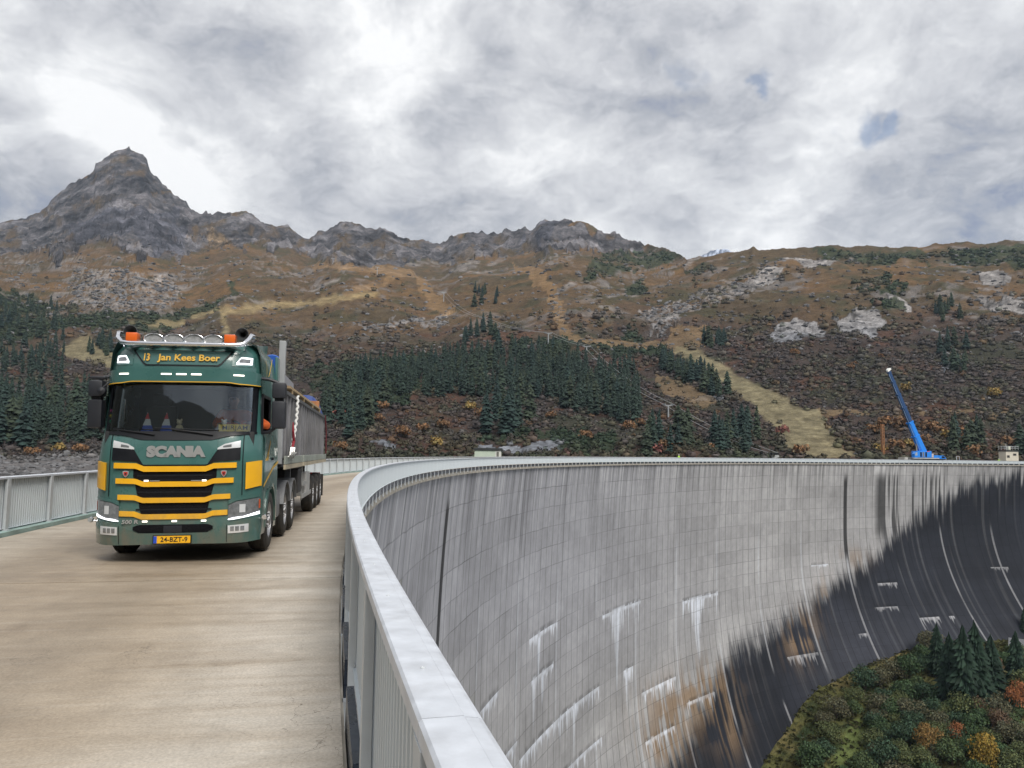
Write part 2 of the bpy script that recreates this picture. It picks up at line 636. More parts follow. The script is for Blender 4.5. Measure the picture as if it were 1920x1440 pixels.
# water side edge and upper part of the water side face
at_dam(arc_box(MB(), 211.205, 212.2, rad(92), rad(199), -30, -.01, 90).mesh('water_side_face', MAT_FAR), 'water_side_face')
at_dam(arc_box(MB(), 211.22, 211.56, rad(92), rad(199), -.005, .085, 120).mesh('kerb', MAT_TEAL), 'kerb')

# --- valley face ------------------------------------------------------
_pj = [90, 101, 107, 113.4, 118.6, 129.8, 135.2, 146, 157, 175, 200]
_ph0 = [12, 15, 15, 16, 20, 30, 33, 42, 52, 70, 80]
_pk = [.015, .0138, .012, .0108, .0086, .007, .0056, .005, .004, .003, .003]


def face_off(phd, h):
    """how far the face lies downstream of the crest line at depth h"""
    h0 = np.interp(phd, _pj, _ph0); k = np.interp(phd, _pj, _pk)
    q = np.maximum(h - h0, 0)
    return -1.5 * (1 - np.exp(-h / 12.0)) + k * q * q


RW = 205.02


def face_pt(phd, h, out=0.0):
    r = RW - face_off(phd, h) - out
    ph = np.radians(phd)
    X, Y = polar(r, ph)
    return np.stack([X, Y, -h + 0 * X], -1)


_fp = [88, 101.8, 104.9, 108.7, 112.6, 114.8, 117, 120.4, 123.5, 126, 128.2, 130, 132.3, 134.3, 136.4, 142, 150, 160, 200]
_fd = [50, 51.6, 51.7, 51.8, 51.9, 52.6, 54.1, 56.3, 58.6, 60.2, 62.9, 66.8, 69.5, 72.8, 75.6, 85, 97, 100, 100]


def foot(phd):
    return np.interp(phd, _fp, _fd)


BLK = [(1920, 880), (1850, 886), (1800, 905), (1770, 935), (1740, 958), (1700, 985), (1660, 1010), (1625, 1035),
       (1600, 1055), (1570, 1078), (1540, 1098), (1500, 1122), (1450, 1148), (1400, 1172), (1365, 1205), (1340, 1255),
       (1300, 1330), (1270, 1385), (1230, 1430), (1180, 1500), (1000, 1700)][::-1]
DRIPS = [  # lime drips: (xa, ya, xb, yb, length, [main columns: x0, x1, length])
    (993, 1187, 1046, 1159, 34, [(1006, 1016, 95)]), (1130, 1158, 1201, 1136, 40, [(1148, 1166, 120)]),
    (1279, 1116, 1346, 1104, 38, [(1296, 1316, 100)]), (1169, 1250, 1187, 1247, 34, [(1173, 1177, 66)]),
    (1203, 1297, 1268, 1274, 24, []), (1048, 1344, 1124, 1302, 34, [(1074, 1080, 80)]), (974, 1434, 1048, 1374, 36, []),
    (1054, 1437, 1128, 1391, 26, []), (996, 1278, 1038, 1255, 40, [(996, 1008, 90), (1012, 1022, 70)]),
    (1288, 1326, 1342, 1309, 22, []), (1209, 1381, 1264, 1361, 26, []), (1474, 1226, 1534, 1224, 16, []),
    (1640, 1139, 1682, 1137, 7, []), 
    (1724, 1160, 1762, 1158, 16, []), (1781, 1158, 1790, 1158, 18, []), 
    (1645, 1093, 1682, 1093, 9, []), (1608, 1187, 1625, 1187, 6, []), (1520, 1057, 1552, 1055, 7, []),
    (1860, 1067, 1892, 1066, 8, []), 
    (900, 1330, 935, 1300, 26, []), (930, 1420, 970, 1392, 26, [])]


_gp, _gh = np.meshgrid(np.linspace(96, 176, 900), np.linspace(2, 95, 700), indexing='ij')
_gx, _gy = to_px(face_pt(_gp, _gh))


def on_face(x, y):
    i = np.argmin((_gx - x) ** 2 + (_gy - y) ** 2)
    return _gp.ravel()[i], _gh.ravel()[i]


LIFT = 3.2
RUNS = []
for (xa, ya, xb, yb_, L, mains) in DRIPS:
    pa_, ha_ = on_face(xa, ya); pb_, hb_ = on_face(xb, yb_)
    dist = float(face_pt(np.array([pa_]), np.array([ha_]))[0][1])
    ht = .45 + LIFT * round(((ha_ + hb_) / 2 - .45) / LIFT)
    mm = [(on_face((m0 + m1) / 2, ya)[0], max((m1 - m0) * dist / FPX * .85, .5) / 205 * 57.3, Lm * dist / FPX) for (m0, m1, Lm) in mains]
    RUNS.append((min(pa_, pb_), max(pa_, pb_), ht, L * dist / FPX, mm))


def wall_color(phd, h, x, y):
    s = np.radians(phd) * 205
    base = np.stack([.300 + 0 * s, .304 + 0 * s, .328 + 0 * s], -1)
    t = fbm(s * .03, h * .05, 4, 3)
    base = base * (0.84 + .32 * t)[..., None]
    cell = vn(np.floor(s / 2.8) * 1.7, np.floor((h - .45) / 3.2) * 2.3, 5)
    base = base * (.93 + .14 * cell)[..., None]
    # warmer lower down and to the right
    w = sstep(1000, 1500, x) * .7 + sstep(1100, 1400, y) * .6
    base = base * (1 + np.clip(w, 0, 1)[..., None] * np.array([.05, .02, -.07]))
    # pale run-off just below the coping
    ro = sstep(.57, .72, vn(s * 1.7, h * .05, 11)) * np.exp(-h / 3.5) * .8
    base = base + ro[..., None] * .22
    rd = sstep(.60, .75, vn(s * 1.1 + 40, h * .03, 12)) * np.exp(-h / 10) * .5
    base = base * (1 - rd[..., None] * .6)
    # dark runs
    run = sstep(1635, 1650, x) * (1 - sstep(1765, 1780, x)) * sstep(.50, .66, vn(s * 1.5, h * .03, 14)) * sstep(875, 905, y) * (1 - sstep(985, 1030, y))
    base = base * (1 - run[..., None] * .78)
    # black crust of the lower right
    bx, by = zip(*BLK)
    yb = np.interp(x, bx, by)
    yb = yb + (vn(s * 2.6, h * .02, 21) - .5) * 26 + (vn(s * .7, h * .03, 26) - .5) * 18 + (fbm(s * .06, h * .06, 3, 22) - .5) * 30
    soft = np.interp(x, [1000, 1300, 1500, 1600, 1900], [110, 80, 52, 36, 20])
    k = sstep(-.3, 1.0, (y - yb) / soft + (fbm(s * 1.2, h * .25, 4, 27) - .5) * .9)
    blk = np.stack([.013 + 0 * s, .015 + 0 * s, .021 + 0 * s], -1) * (.7 + .8 * fbm(s * .12, h * .12, 4, 25))[..., None]
    low = sstep(1080, 1230, y + (x - 1600) * -.15) * sstep(1450, 1600, x) * .75     # greyer towards the foot
    blk = blk + low[..., None] * np.array([.026, .027, .033])
    base = base * (1 - k[..., None]) + blk * k[..., None]
    # brown rust patches
    def blob(px, py, rx, ry):
        return np.exp(-(((x - px) / rx) ** 2 + ((y - py) / ry) ** 2) * 1.3)
    br = blob(1260, 1330, 70, 60) + blob(1330, 1290, 50, 55) + blob(1500, 1195, 34, 50) + blob(1240, 1400, 50, 40) + .7 * blob(1370, 1370, 30, 60) + .6 * blob(1600, 1045, 30, 22) + .5 * blob(1545, 1110, 18, 40)
    br = np.clip(br, 0, 1) * sstep(.38, .60, vn(s * 1.4, h * .10, 31) * .6 + vn(s * .3, h * .3, 32) * .4)
    base = base * (1 - .85 * br[..., None]) + np.array([.20, .135, .08]) * .85 * br[..., None]
    # grey light runs inside the black
    pale = k * sstep(.72, .9, vn(s * .9, h * .02, 33)) * .045 * (1 - sstep(900, 1250, y) * .6)
    base = base + pale[..., None]
    # lime drips along construction joints
    white = np.zeros_like(s)
    for n_, (p0_, p1_, ht, L, mains) in enumerate(RUNS):
        inside = (phd > p0_) & (phd < p1_) & (h > ht - .8) & (h < ht + 30)
        if not inside.any(): continue
        st_ = sstep(.36, .62, vn(s * 2.4, 0 * s + n_ * 7.7, 44))
        Lx = L * (.2 + 1.2 * vn(s * 2.0, 0 * s + n_ * 3.1, 41) ** 1.7)
        for (pm, wm_, Lm) in mains:
            mm = np.exp(-((phd - pm) / wm_) ** 2)
            Lx = np.maximum(Lx, Lm * mm * (.6 + .7 * vn(s * 2.2, 0 * s, 42)))
            st_ = np.maximum(st_, mm * .95)
        q = (h - ht) / np.maximum(Lx, .2)
        top = np.where((h - ht) < .5, .45 + .55 * vn(s * 1.3, 0 * s + n_, 46), st_)
        w_ = np.where(inside & (q > -.001), np.clip(1.1 - q, 0, 1) ** .5, 0) * top * (.55 + .55 * vn(s * 2.6, h * .08, 43))
        white = np.maximum(white, np.clip(w_, 0, 1))
        base = base * (1 - np.where(inside & (h < ht) & (h > ht - .5), .45 * vn(s * 1.1, 0 * s, 45), 0)[..., None])
    # joints: light or dark bands
    d = ((phd - JOINT0 + JSTEP / 2) % JSTEP) - JSTEP / 2
    jn = np.round((phd - JOINT0) / JSTEP)
    dm = np.abs(d) * 205 * pi / 180
    lw = np.where(dm < .42, 1.0, 0) * sstep(16, 30, h + 10 * vn(jn * 3.3, h * .05, 51)) * sstep(.15, .45, vn(jn * 7.7, h * .12, 52)) * np.where(phd < 178, 1, 0)
    lw = lw * np.where(phd > 96, .85, 0)
    dk = np.where(dm < .8, 1.0, 0) * (np.where(np.abs(jn) < .5, sstep(2, 6, h) * (1 - sstep(26, 32, h)), 0) +
                                      np.where(np.abs(jn - 10) < .5, sstep(2, 4, h), 0) + np.where((np.abs(jn - 8) < .5), .4 * (1 - sstep(8, 20, h)), 0))
    base = base * (1 - .85 * np.clip(dk, 0, 1)[..., None])
    white = np.maximum(white, lw * (.26 + .3 * k))
    wc = np.array([.64, .68, .76])
    wc2 = np.array([.42, .36, .28])
    kk = np.clip(k + br, 0, 1)[..., None]
    tint = wc * (1 - .35 * kk) + wc2 * .35 * kk
    white = white * (1 - .35 * k)
    base = base * (1 - white[..., None]) + tint * white[..., None]
    return np.clip(base, .008, .8)


rest_V, rest_F, rest_C, rest_U, off_ = [], [], [], [], 0
blocks = []
for k in range(-5, 14):
    pb, pa = JOINT0 + JSTEP * (k + 1), JOINT0 + JSTEP * k
    dmax = max(foot(pa), foot(pb)) + 4
    nl = int(math.ceil((dmax - .45) / LIFT))
    for li in range(nl):
        h0, h1 = .45 + li * LIFT, .45 + (li + 1) * LIFT
        cpx = to_px(face_pt(np.array([(pa + pb) / 2, pa + .5, pb - .5]), np.array([(h0 + h1) / 2] * 3)))
        xx, yy = cpx
        rail_y = np.interp(xx, [660, 690, 745, 820, 968, 1100], [900, 950, 1060, 1190, 1440, 1700])
        vis = ((xx > 680) & (xx < 1960) & (yy < 1470) & (yy < rail_y + 30)).any() and k < 12
        nc, nr = (96, 8) if vis else (10, 3)
        ph = skirted(np.linspace(pa + .004, pb - .004, nc)); hh = skirted(np.linspace(h0 + .003, h1 - .003, nr))
        Hh, Pp = np.meshgrid(hh, ph, indexing='ij')
        prd = random.uniform(0, .008)
        out = np.full(Pp.shape, prd)
        out[[0, -1], :] = -.04; out[:, [0, -1]] = -.04
        V = face_pt(Pp, Hh, out) - np.array([XC, YC, 0])
        X_, Y_ = to_px(face_pt(Pp, Hh))
        C = wall_color(Pp, Hh, X_, Y_) if vis else np.full(Pp.shape + (3,), .28)
        C = C * random.uniform(.94, 1.06)
        U = np.stack([np.radians(Pp) * 205, Hh], -1)
        if vis:
            vsize = (xx.max() - xx.min()) * (yy.max() - yy.min() + 20)
            blocks.append((V, Pp.shape, C, U))
        else:
            F = grid_faces(*Pp.shape) + off_
            rest_V.append(V.reshape(-1, 3)); rest_F.append(F); rest_C.append(C.reshape(-1, 3)); rest_U.append(U.reshape(-1, 2))
            off_ += Pp.size
blocks.sort(key=lambda b: -np.ptp(to_px(b[0].reshape(-1, 3) + np.array([XC, YC, 0]))[0]) * np.ptp(to_px(b[0].reshape(-1, 3) + np.array([XC, YC, 0]))[1]))
for i, (V, shp, C, U) in enumerate(blocks):
    if i < 298:
        at_dam(np_mesh('concrete_block', V, grid_faces(*shp), MAT_WALL, C.reshape(-1, 3), U.reshape(-1, 2), smooth=False), 'concrete_block')
    else:
        rest_V.append(V.reshape(-1, 3)); rest_F.append(grid_faces(*shp) + off_); rest_C.append(C.reshape(-1, 3)); rest_U.append(U.reshape(-1, 2))
        off_ += V.shape[0] * V.shape[1]
tag(at_dam(np_mesh('lower_wall', np.concatenate(rest_V), np.concatenate(rest_F), MAT_WALL, np.concatenate(rest_C), np.concatenate(rest_U), smooth=False), 'lower_wall'), kind='stuff')
# dark core behind the open joints
core = arc_box(MB(), RW + 2.6, 211.2, rad(91), rad(196), -60, -.485, 60).mesh('wall_core', MAT_FAR)
at_dam(core, 'wall_core')
cmb = MB()
pc = np.linspace(91, 194, 90)
hc = np.linspace(.5, 100, 40)
HH, PP = np.meshgrid(hc, pc, indexing='ij')
vv = face_pt(PP, HH, -.4) - np.array([XC, YC, 0])
at_dam(np_mesh('joint_filler', vv, grid_faces(*PP.shape), MAT_FAR), 'joint_filler')
print('blocks', len(blocks))


# --- railings ---------------------------------------------------------
def ribbed(r, a, z0, z1, pitch=.1, depth=.022):
    n = int(round(r * a / pitch))
    prof = []
    for i in range(n):
        for (u, d) in ((0, 0), (.42, 0), (.55, depth), (.87, depth)):
            prof.append(((i + u) / n * a, d))
    prof.append((a, 0))
    g0, g1 = .012 / r, a - .012 / r
    vs, fs = [], []
    prof = [(min(max(p, g0), g1), d) for p, d in prof]
    for z, e in ((z0, 0), (z1, 0)):
        for p, d in prof:
            vs.append(((r + d) * cos(p), (r + d) * sin(p), z))
    n2 = len(prof)
    for i in range(n2 - 1):
        fs.append((i, i + 1, n2 + i + 1, n2 + i))
    # turned lip along the foot
    k = len(vs)
    for p, d in ((g0, 0), (g1, 0)):
        for rr_ in (r - .05, r + .045):
            vs.append((rr_ * cos(p), rr_ * sin(p), z0 - .004))
    fs.append((k, k + 1, k + 3, k + 2))
    return MB().add(vs, fs)


BAY = rad(JSTEP) / 10                            # ten bays per dam block, about 2 m


def make_railing(name, r_in, r_out, z_sheet, a0, n, right, **kw):
    root = empty(name, (XC, YC, 0), **kw)
    rs = (r_in + r_out) / 2
    sheet = ribbed(rs, BAY, z_sheet, 1.085).mesh('ribbed_sheet', MAT_SHEET)
    pm = MB()
    if right:
        arc_box(pm, rs + .03, rs + .075, -.06 / rs, .06 / rs, -.30, 1.085, 1)
        arc_box(pm, rs + .05, 204.77, -.045 / rs, .045 / rs, -.28, -.02, 1)
    else:
        arc_box(pm, rs - .085, rs - .03, -.06 / rs, .06 / rs, .08, 1.085, 1)
        arc_box(pm, rs - .13, rs + .02, -.09 / rs, .09 / rs, .08, .10, 1)
    post = pm.mesh('post', MAT_POST)
    hm = MB()
    a = 2 * BAY
    nn = 8
    aa = np.linspace(.000012, a - .000012, nn + 1)
    w = r_out - r_in
    sec = [(r_in, 1.086), (r_in, 1.122), (r_in + .012, 1.128), (r_in + w * .28, 1.132), (r_in + w * .30, 1.1345), (r_out - .008, 1.1345), (r_out, 1.127), (r_out, 1.086)]
    vs = [(r * cos(q), r * sin(q), z) for q in aa for (r, z) in sec]
    ns = len(sec)
    fs = [tuple(range(ns)), tuple(range(nn * ns + ns - 1, nn * ns - 1, -1))]
    for i in range(nn):
        for k in range(ns):
            k2 = (k + 1) % ns
            fs.append((i * ns + k, (i + 1) * ns + k, (i + 1) * ns + k2, i * ns + k2))
    hand = hm.add(vs, fs).mesh('handrail', MAT_RAIL)
    toe = arc_box(MB(), 204.705, 204.755, BAY * .17, BAY * .83, -.14, .17, 2).mesh('toe_plate', MAT_TOE) if right else None
    bolt = MB().lathe([(1.134, .0001), (1.1385, .004), (1.137, .007), (1.133, .008)], (0, 0, 0), 'z', 8).mesh('bolt', MAT_POST)
    for i in range(n):
        q = a0 + BAY * i
        link('ribbed_sheet', sheet, root, rz=q)
        link('post', post, root, rz=q)
        if i % 2 == 0:
            link('handrail', hand, root, rz=q)
        if toe:
            link('toe_plate', toe, root, rz=q)
            dq = rad(194.5) - q
            if 0 < dq < rad(3.2):
                for f_ in (.25, .8):
                    aq = q + BAY * f_
                    link('bolt', bolt, root, ((rs + .01) * cos(aq), (rs + .01) * sin(aq), 0))
    return root


make_railing('railing', RR, RR + .145, .215, rad(JOINT0) - BAY * 38 + rad(.35), 184, True,
             label='pale grey metal railing with broad handrail above the drop', cat='railing')
make_railing('railing', RR + 6.78, RR + 6.925, .12, rad(JOINT0) - BAY * 38, 186, False,
             label='pale green ribbed railing on the water side behind the truck', cat='railing')

# ------------------------------------------------------------------ mountains
SKYL = [(-900, 520), (-500, 470), (-200, 440), (0, 420), (25, 413), (50, 410), (55, 405), (75, 398), (105, 370), (125, 355), (150, 340), (176, 322), (179, 311),
        (190, 303), (210, 288), (222, 281), (240, 279), (255, 285), (275, 300), (280, 315), (290, 330), (305, 348), (318, 355),
        (330, 372), (345, 380), (360, 395), (375, 402), (390, 403), (395, 399), (420, 400), (440, 398), (460, 397), (475, 405),
        (490, 415), (505, 418), (520, 425), (540, 424), (545, 430), (560, 438), (580, 447), (592, 446), (595, 440), (605, 437),
        (615, 437), (625, 428), (640, 420), (655, 418), (670, 419), (685, 425), (700, 432), (720, 432), (735, 435), (760, 444),
        (790, 450), (815, 457), (828, 459), (845, 450), (860, 440), (880, 437), (900, 440), (930, 438), (955, 432), (985, 432),
        (1003, 428), (1010, 417), (1025, 415), (1045, 418), (1075, 419), (1105, 420), (1120, 430), (1132, 440), (1155, 440),
        (1175, 448), (1190, 456), (1215, 460), (1240, 465), (1255, 470), (1280, 482), (1288, 487), (1300, 486), (1320, 484),
        (1350, 478), (1380, 473), (1405, 471), (1413, 465), (1420, 471), (1470, 466), (1520, 465), (1560, 461), (1590, 463),
        (1640, 462), (1680, 464), (1700, 462), (1740, 460), (1752, 455), (1790, 453), (1830, 456), (1870, 454), (1890, 450),
        (1920, 452), (2200, 440), (2600, 470), (2900, 520)]
# how far away the ground is at a photo height: columns of (x, [(y, distance)...]) from the shore to the ridge
DEPTH = [(-900, [(905, 150), (880, 240), (862, 300), (830, 340), (770, 430), (700, 570), (620, 770), (540, 1050), (470, 1600)]),
         (0, [(905, 200), (880, 250), (862, 300), (830, 335), (770, 420), (700, 560), (620, 760), (540, 1050), (470, 1600)]),
         (230, [(905, 220), (880, 260), (862, 305), (830, 340), (770, 420), (700, 560), (620, 760), (540, 1080), (460, 1500), (380, 1880)]),
         (420, [(905, 230), (880, 265), (860, 305), (810, 350), (730, 470), (660, 630), (600, 800), (540, 1030), (480, 1450)]),
         (600, [(905, 240), (880, 270), (850, 305), (800, 365), (720, 480), (660, 640), (600, 810), (540, 1030), (497, 1330), (470, 1650)]),
         (950, [(905, 260), (880, 290), (850, 320), (800, 390), (720, 500), (650, 640), (600, 770), (530, 1030), (492, 1330), (460, 1650)]),
         (1200, [(905, 280), (880, 305), (850, 330), (800, 400), (720, 520), (650, 650), (580, 800), (520, 980), (490, 1150), (472, 1420)]),
         (1290, [(905, 290), (880, 312), (850, 336), (800, 400), (720, 500), (650, 620), (580, 770), (520, 950)]),
         (1500, [(905, 300), (880, 325), (850, 345), (800, 400), (720, 480), (640, 590), (560, 730), (510, 880)]),
         (1920, [(905, 310), (880, 335), (850, 350), (800, 390), (720, 460), (640, 550), (560, 680), (500, 830)]),
         (2900, [(905, 310), (880, 335), (850, 350), (800, 390), (720, 460), (640, 550), (560, 680), (500, 830)])]
DSKY = [(-900, 2100), (0, 2150), (235, 2250), (400, 2000), (600, 1950), (950, 1900), (1200, 1620), (1260, 1300), (1290, 1130), (1500, 1080), (1920, 1000), (2900, 1000)]

XS = np.concatenate([np.arange(-900, -60, 14), np.arange(-60, 1980, 2.6), np.arange(1980, 2900, 14)])
NR, NB = 250, 8
yy_ = np.array([p[1] for p in SKYL]); xx_ = np.array([p[0] for p in SKYL])
ysky = np.interp(XS, xx_, yy_)
dsky = np.interp(XS, *zip(*DSKY))
U = np.linspace(0, 1, NR)
cols = []
for (cx, pts) in DEPTH:
    ys_ = np.interp(cx, xx_, yy_); ds_ = np.interp(cx, *zip(*DSKY))
    e = [(905 - y) / (905 - ys_) for y, d in pts] + [1.0]
    dd = [d for y, d in pts] + [ds_]
    cols.append(np.exp(np.interp(U, e, np.log(dd))))
cols = np.array(cols)
D = np.array([np.interp(XS, [c[0] for c in DEPTH], cols[:, j]) for j in range(NR)])          # NR x NX
D[-1] = dsky
# keep the ridge at its own distance, easing the columns into it
for j in range(NR):
    w = sstep(.8, 1.0, U[j])
    tgt = dsky * np.exp((U[j] - 1) * 1.2)
    D[j] = np.exp(np.log(D[j]) * (1 - w) + np.log(tgt) * w)
D = np.maximum.accumulate(D, 0)
PXX = np.repeat(XS[None], NR, 0)
kern = np.exp(-np.linspace(-2.2, 2.2, 61) ** 2); kern /= kern.sum()
ysm = np.convolve(np.pad(np.interp(np.arange(-900, 2900, 2.6), xx_, yy_), 30, mode='edge'), kern, 'valid')
ysm = np.interp(XS, np.arange(-900, 2900, 2.6)[:len(ysm)], ysm)
wtop = sstep(.72, 1.0, U)[:, None]
PXY = 905 + ((ysm[None] * (1 - wtop) + ysky[None] * wtop) - 905) * U[:, None]
ta, te = px_ray(PXX, PXY)
TX, TY, TZ = ta * D, D, H0 + te * D


def region(polys, x, y, wob=9, seed=0):
    """1 inside any of the polygons, with a wandering border"""
    xw = x + (fbm(x * .045, y * .07, 4, 60 + seed) - .5) * 2 * wob * 2
    yw = y + (fbm(x * .045 + 50, y * .07, 4, 70 + seed) - .5) * 2 * wob
    r = np.zeros(np.shape(x), bool)
    for p in polys:
        r |= inpoly(xw, yw, p)
    return r.astype(float)


ROCKS = [[(1452, 605), (1490, 593), (1530, 597), (1550, 610), (1545, 635), (1500, 641), (1450, 641), (1444, 625)],
         [(1565, 597), (1605, 574), (1645, 583), (1665, 605), (1642, 625), (1628, 641), (1614, 625), (1580, 612)],
         [(1655, 555), (1700, 560), (1711, 580), (1698, 586), (1670, 570)], [(1465, 490), (1540, 485), (1572, 490), (1560, 505), (1520, 511), (1480, 497)],
         [(1832, 515), (1880, 508), (1897, 525), (1880, 536), (1840, 536)], [(1830, 556), (1925, 560), (1925, 588), (1870, 577)],
         [(1755, 672), (1788, 665), (1800, 690), (1765, 692)], [(985, 842), (1010, 830), (1045, 828), (1052, 845), (1000, 851), (890, 841), (900, 832)],
         [(690, 836), (720, 828), (748, 833), (740, 840)], [(1390, 535), (1450, 510), (1470, 514), (1430, 540), (1370, 556)], [(1310, 735), (1345, 735), (1345, 746), (1300, 748)]]
BOULD = [[(1195, 590), (1270, 572), (1330, 552), (1440, 508), (1455, 520), (1375, 562), (1290, 602), (1230, 625), (1200, 612)],
         [(140, 500), (330, 520), (350, 560), (240, 590), (130, 570)], [(1030, 560), (1060, 590), (1060, 610), (1040, 600)],
         [(640, 600), (760, 590), (840, 580), (840, 600), (700, 610)]]
PEAKR = [[(-300, 470), (-100, 440), (0, 425), (60, 400), (235, 270), (395, 390), (565, 430), (660, 410), (830, 450), (1010, 405), (1132, 435), (1205, 455), (1190, 480), (1000, 472), (820, 492),
          (600, 495), (560, 470), (420, 462), (345, 478), (250, 482), (180, 445), (120, 492), (60, 470), (0, 480), (-300, 500)]]
SKI = [[(1268, 650), (1300, 655), (1370, 690), (1450, 738), (1535, 770), (1565, 822), (1605, 856), (1490, 856), (1440, 790), (1400, 747), (1350, 712), (1300, 682), (1260, 660)],
       [(350, 590), (430, 578), (520, 567), (600, 561), (700, 541), (716, 544), (600, 570), (500, 577), (430, 587), (355, 598)],
       [(108, 652), (160, 628), (178, 648), (215, 658), (245, 690), (200, 692), (150, 672), (118, 666)],
       [(240, 606), (290, 600), (345, 598), (345, 606), (290, 612)], [(418, 580), (432, 580), (428, 622), (413, 626)]]
TAN = [[(585, 494), (700, 496), (775, 502), (795, 520), (760, 522), (690, 511), (640, 512), (580, 502)], [(770, 514), (795, 518), (832, 560), (856, 582), (830, 586), (803, 560)],
       [(958, 495), (1002, 500), (1028, 520), (1052, 560), (1057, 600), (1082, 630), (1112, 640), (1060, 641), (1035, 600), (1024, 550), (1000, 520), (965, 511)],
       [(1050, 620), (1110, 636), (1250, 640), (1260, 620), (1335, 613), (1335, 650), (1262, 660), (1120, 652)], [(640, 552), (760, 512), (770, 516), (650, 560)],
       [(390, 428), (420, 440), (440, 462), (415, 462), (395, 448)], [(1530, 765), (1700, 768), (1900, 772), (1900, 778), (1700, 776), (1540, 776)],
       [(1220, 700), (1250, 700), (1350, 745), (1330, 760), (1250, 740)]]
GREEN = [[(560, 690), (650, 668), (720, 670), (800, 660), (800, 700), (760, 765), (640, 755), (590, 735)], [(885, 832), (940, 814), (1040, 806), (1155, 820), (1155, 853), (1055, 852), (1045, 826), (960, 826)],
         [(1158, 640), (1185, 612), (1208, 622), (1218, 642)], [(1590, 545), (1650, 528), (1705, 548), (1650, 556)], [(1750, 476), (1925, 456), (1925, 512), (1850, 500)],
         [(950, 640), (1110, 642), (1250, 657), (1250, 672), (1100, 668), (1000, 655)], [(-300, 540), (0, 545), (60, 560), (110, 575), (300, 592), (420, 560), (450, 508), (445, 540), (400, 592), (300, 622), (150, 622), (60, 645), (-300, 660)],
         [(1150, 470), (1290, 478), (1250, 496), (1120, 515), (1070, 522)], [(1280, 505), (1330, 498), (1350, 515), (1300, 525)], [(1620, 565), (1690, 560), (1690, 580), (1640, 580)],
         [(1520, 470), (1700, 466), (1750, 485), (1620, 500), (1540, 484)], [(1170, 525), (1210, 520), (1220, 545), (1180, 555)]]

rock = np.clip(region(ROCKS, PXX, PXY, 5, 1), 0, 1)
bould = region(BOULD, PXX, PXY, 10, 2)
peak = region(PEAKR, PXX, PXY, 14, 3)
ski = region(SKI, PXX, PXY, 7, 4)
for _ in range(2):
    ski[1:-1, 1:-1] = (ski[1:-1, 1:-1] * 2 + ski[:-2, 1:-1] + ski[2:, 1:-1] + ski[1:-1, :-2] + ski[1:-1, 2:]) / 6
tan_ = region(TAN, PXX, PXY, 8, 5)
green = region(GREEN, PXX, PXY, 12, 6)

# relief
big = fbm(TX / 160, TY / 160, 4, 80) - .5
mid = fbm(TX / 38, TY / 38, 4, 84) - .5
fin = fbm(TX / 9, TY / 9, 3, 88) - .5
rg = ridged(TX / 130, TY / 130, 6, 90, .58) - .6
rg2 = ridged(TX / 42, TY / 42, 5, 97, .6) - .6
fade = sstep(0.02, .12, U)[:, None]
craggy = np.clip(peak, 0, 1)
for _ in range(2):
    craggy[1:-1, 1:-1] = (craggy[1:-1, 1:-1] * 2 + craggy[:-2, 1:-1] + craggy[2:, 1:-1] + craggy[1:-1, :-2] + craggy[1:-1, 2:]) / 6
smooth_ = 1 - .75 * np.clip(ski + .5 * tan_, 0, 1)
sk_w = 1 - .75 * sstep(.93, 1.0, U)[:, None]
TZ = TZ + fade * ((big * 16 * sstep(300, 900, D) + mid * 7 * smooth_) * sk_w + fin * 2.2 * smooth_ + craggy * (rg * 60 * sk_w + rg2 * 26) + rock * rg2 * 3 + (1 - craggy) * smooth_ * sstep(380, 700, D) * (rg * 13 * sk_w + rg2 * 6))
# the ridge line itself is broken rock on the left, low knolls on the right
jag = (ridged(XS * .035, XS * 0 + 3.3, 4, 110, .6) - .6) * np.where(XS < 1230, 11, 4)
TZ[-3:] += jag[None] * np.array([.5, .8, 1.0])[:, None]
# back of the ridge
back = [(1.02, -.004), (1.06, -.02), (1.15, -.06), (1.35, -.13), (1.7, -.2), (2.3, -.22), (3.0, -.2), (3.2, -.2)]
BX = np.array([TX[-1] * f for f, e in back]); BY = np.array([TY[-1] * f for f, e in back])
BZ = np.array([TZ[-1] + TY[-1] * e for f, e in back])

# colours of the ground
n1_ = fbm(TX / 60, TY / 60, 5, 120); n2_ = fbm(TX / 14, TY / 14, 4, 125); n3_ = fbm(TX / 120, TY / 60, 4, 130)
n4_ = fbm(PXX / 26, PXY / 7, 4, 133)


def mixc(a, b, t):
    return a * (1 - t[..., None]) + b * t[..., None]


A_ = lambda *c: np.array(c)
C = np.zeros(PXX.shape + (3,)) + A_(.112, .080, .048)
C = mixc(C, A_(.165, .105, .05), sstep(.45, .65, n1_) * .7)
C = mixc(C, A_(.085, .070, .045), sstep(.5, .66, n3_) * .8)
C = mixc(C, A_(.062, .045, .042), sstep(570, 680, PXY + (n1_ - .5) * 160 + np.where(PXX > 1150, 40, -10)) * .75)     # heath
C = mixc(C, A_(.14, .062, .035), sstep(.58, .68, fbm(TX / 45, TY / 30, 4, 140)) * sstep(600, 640, PXY) * .5)           # russet bilberry
C = mixc(C, A_(.055, .060, .036), sstep(.55, .70, fbm(TX / 30, TY / 30, 4, 142)) * .7)
scree = sstep(.50, .66, n2_) * sstep(.42, .6, fbm(TX / 90, TY / 90, 3, 150)) * (1 - sstep(560, 660, PXY))
C = mixc(C, A_(.20, .195, .195) * 1.0, scree * .85)
rk = A_(.112, .104, .104) * (.45 + 1.1 * fbm(PXX / 16, PXY / 6, 5, 155, .62))[..., None]
pk = np.clip(peak * (sstep(.30, .46, n4_ * .6 + n1_ * .4)), 0, 1)
C = mixc(C, rk, pk * .95)
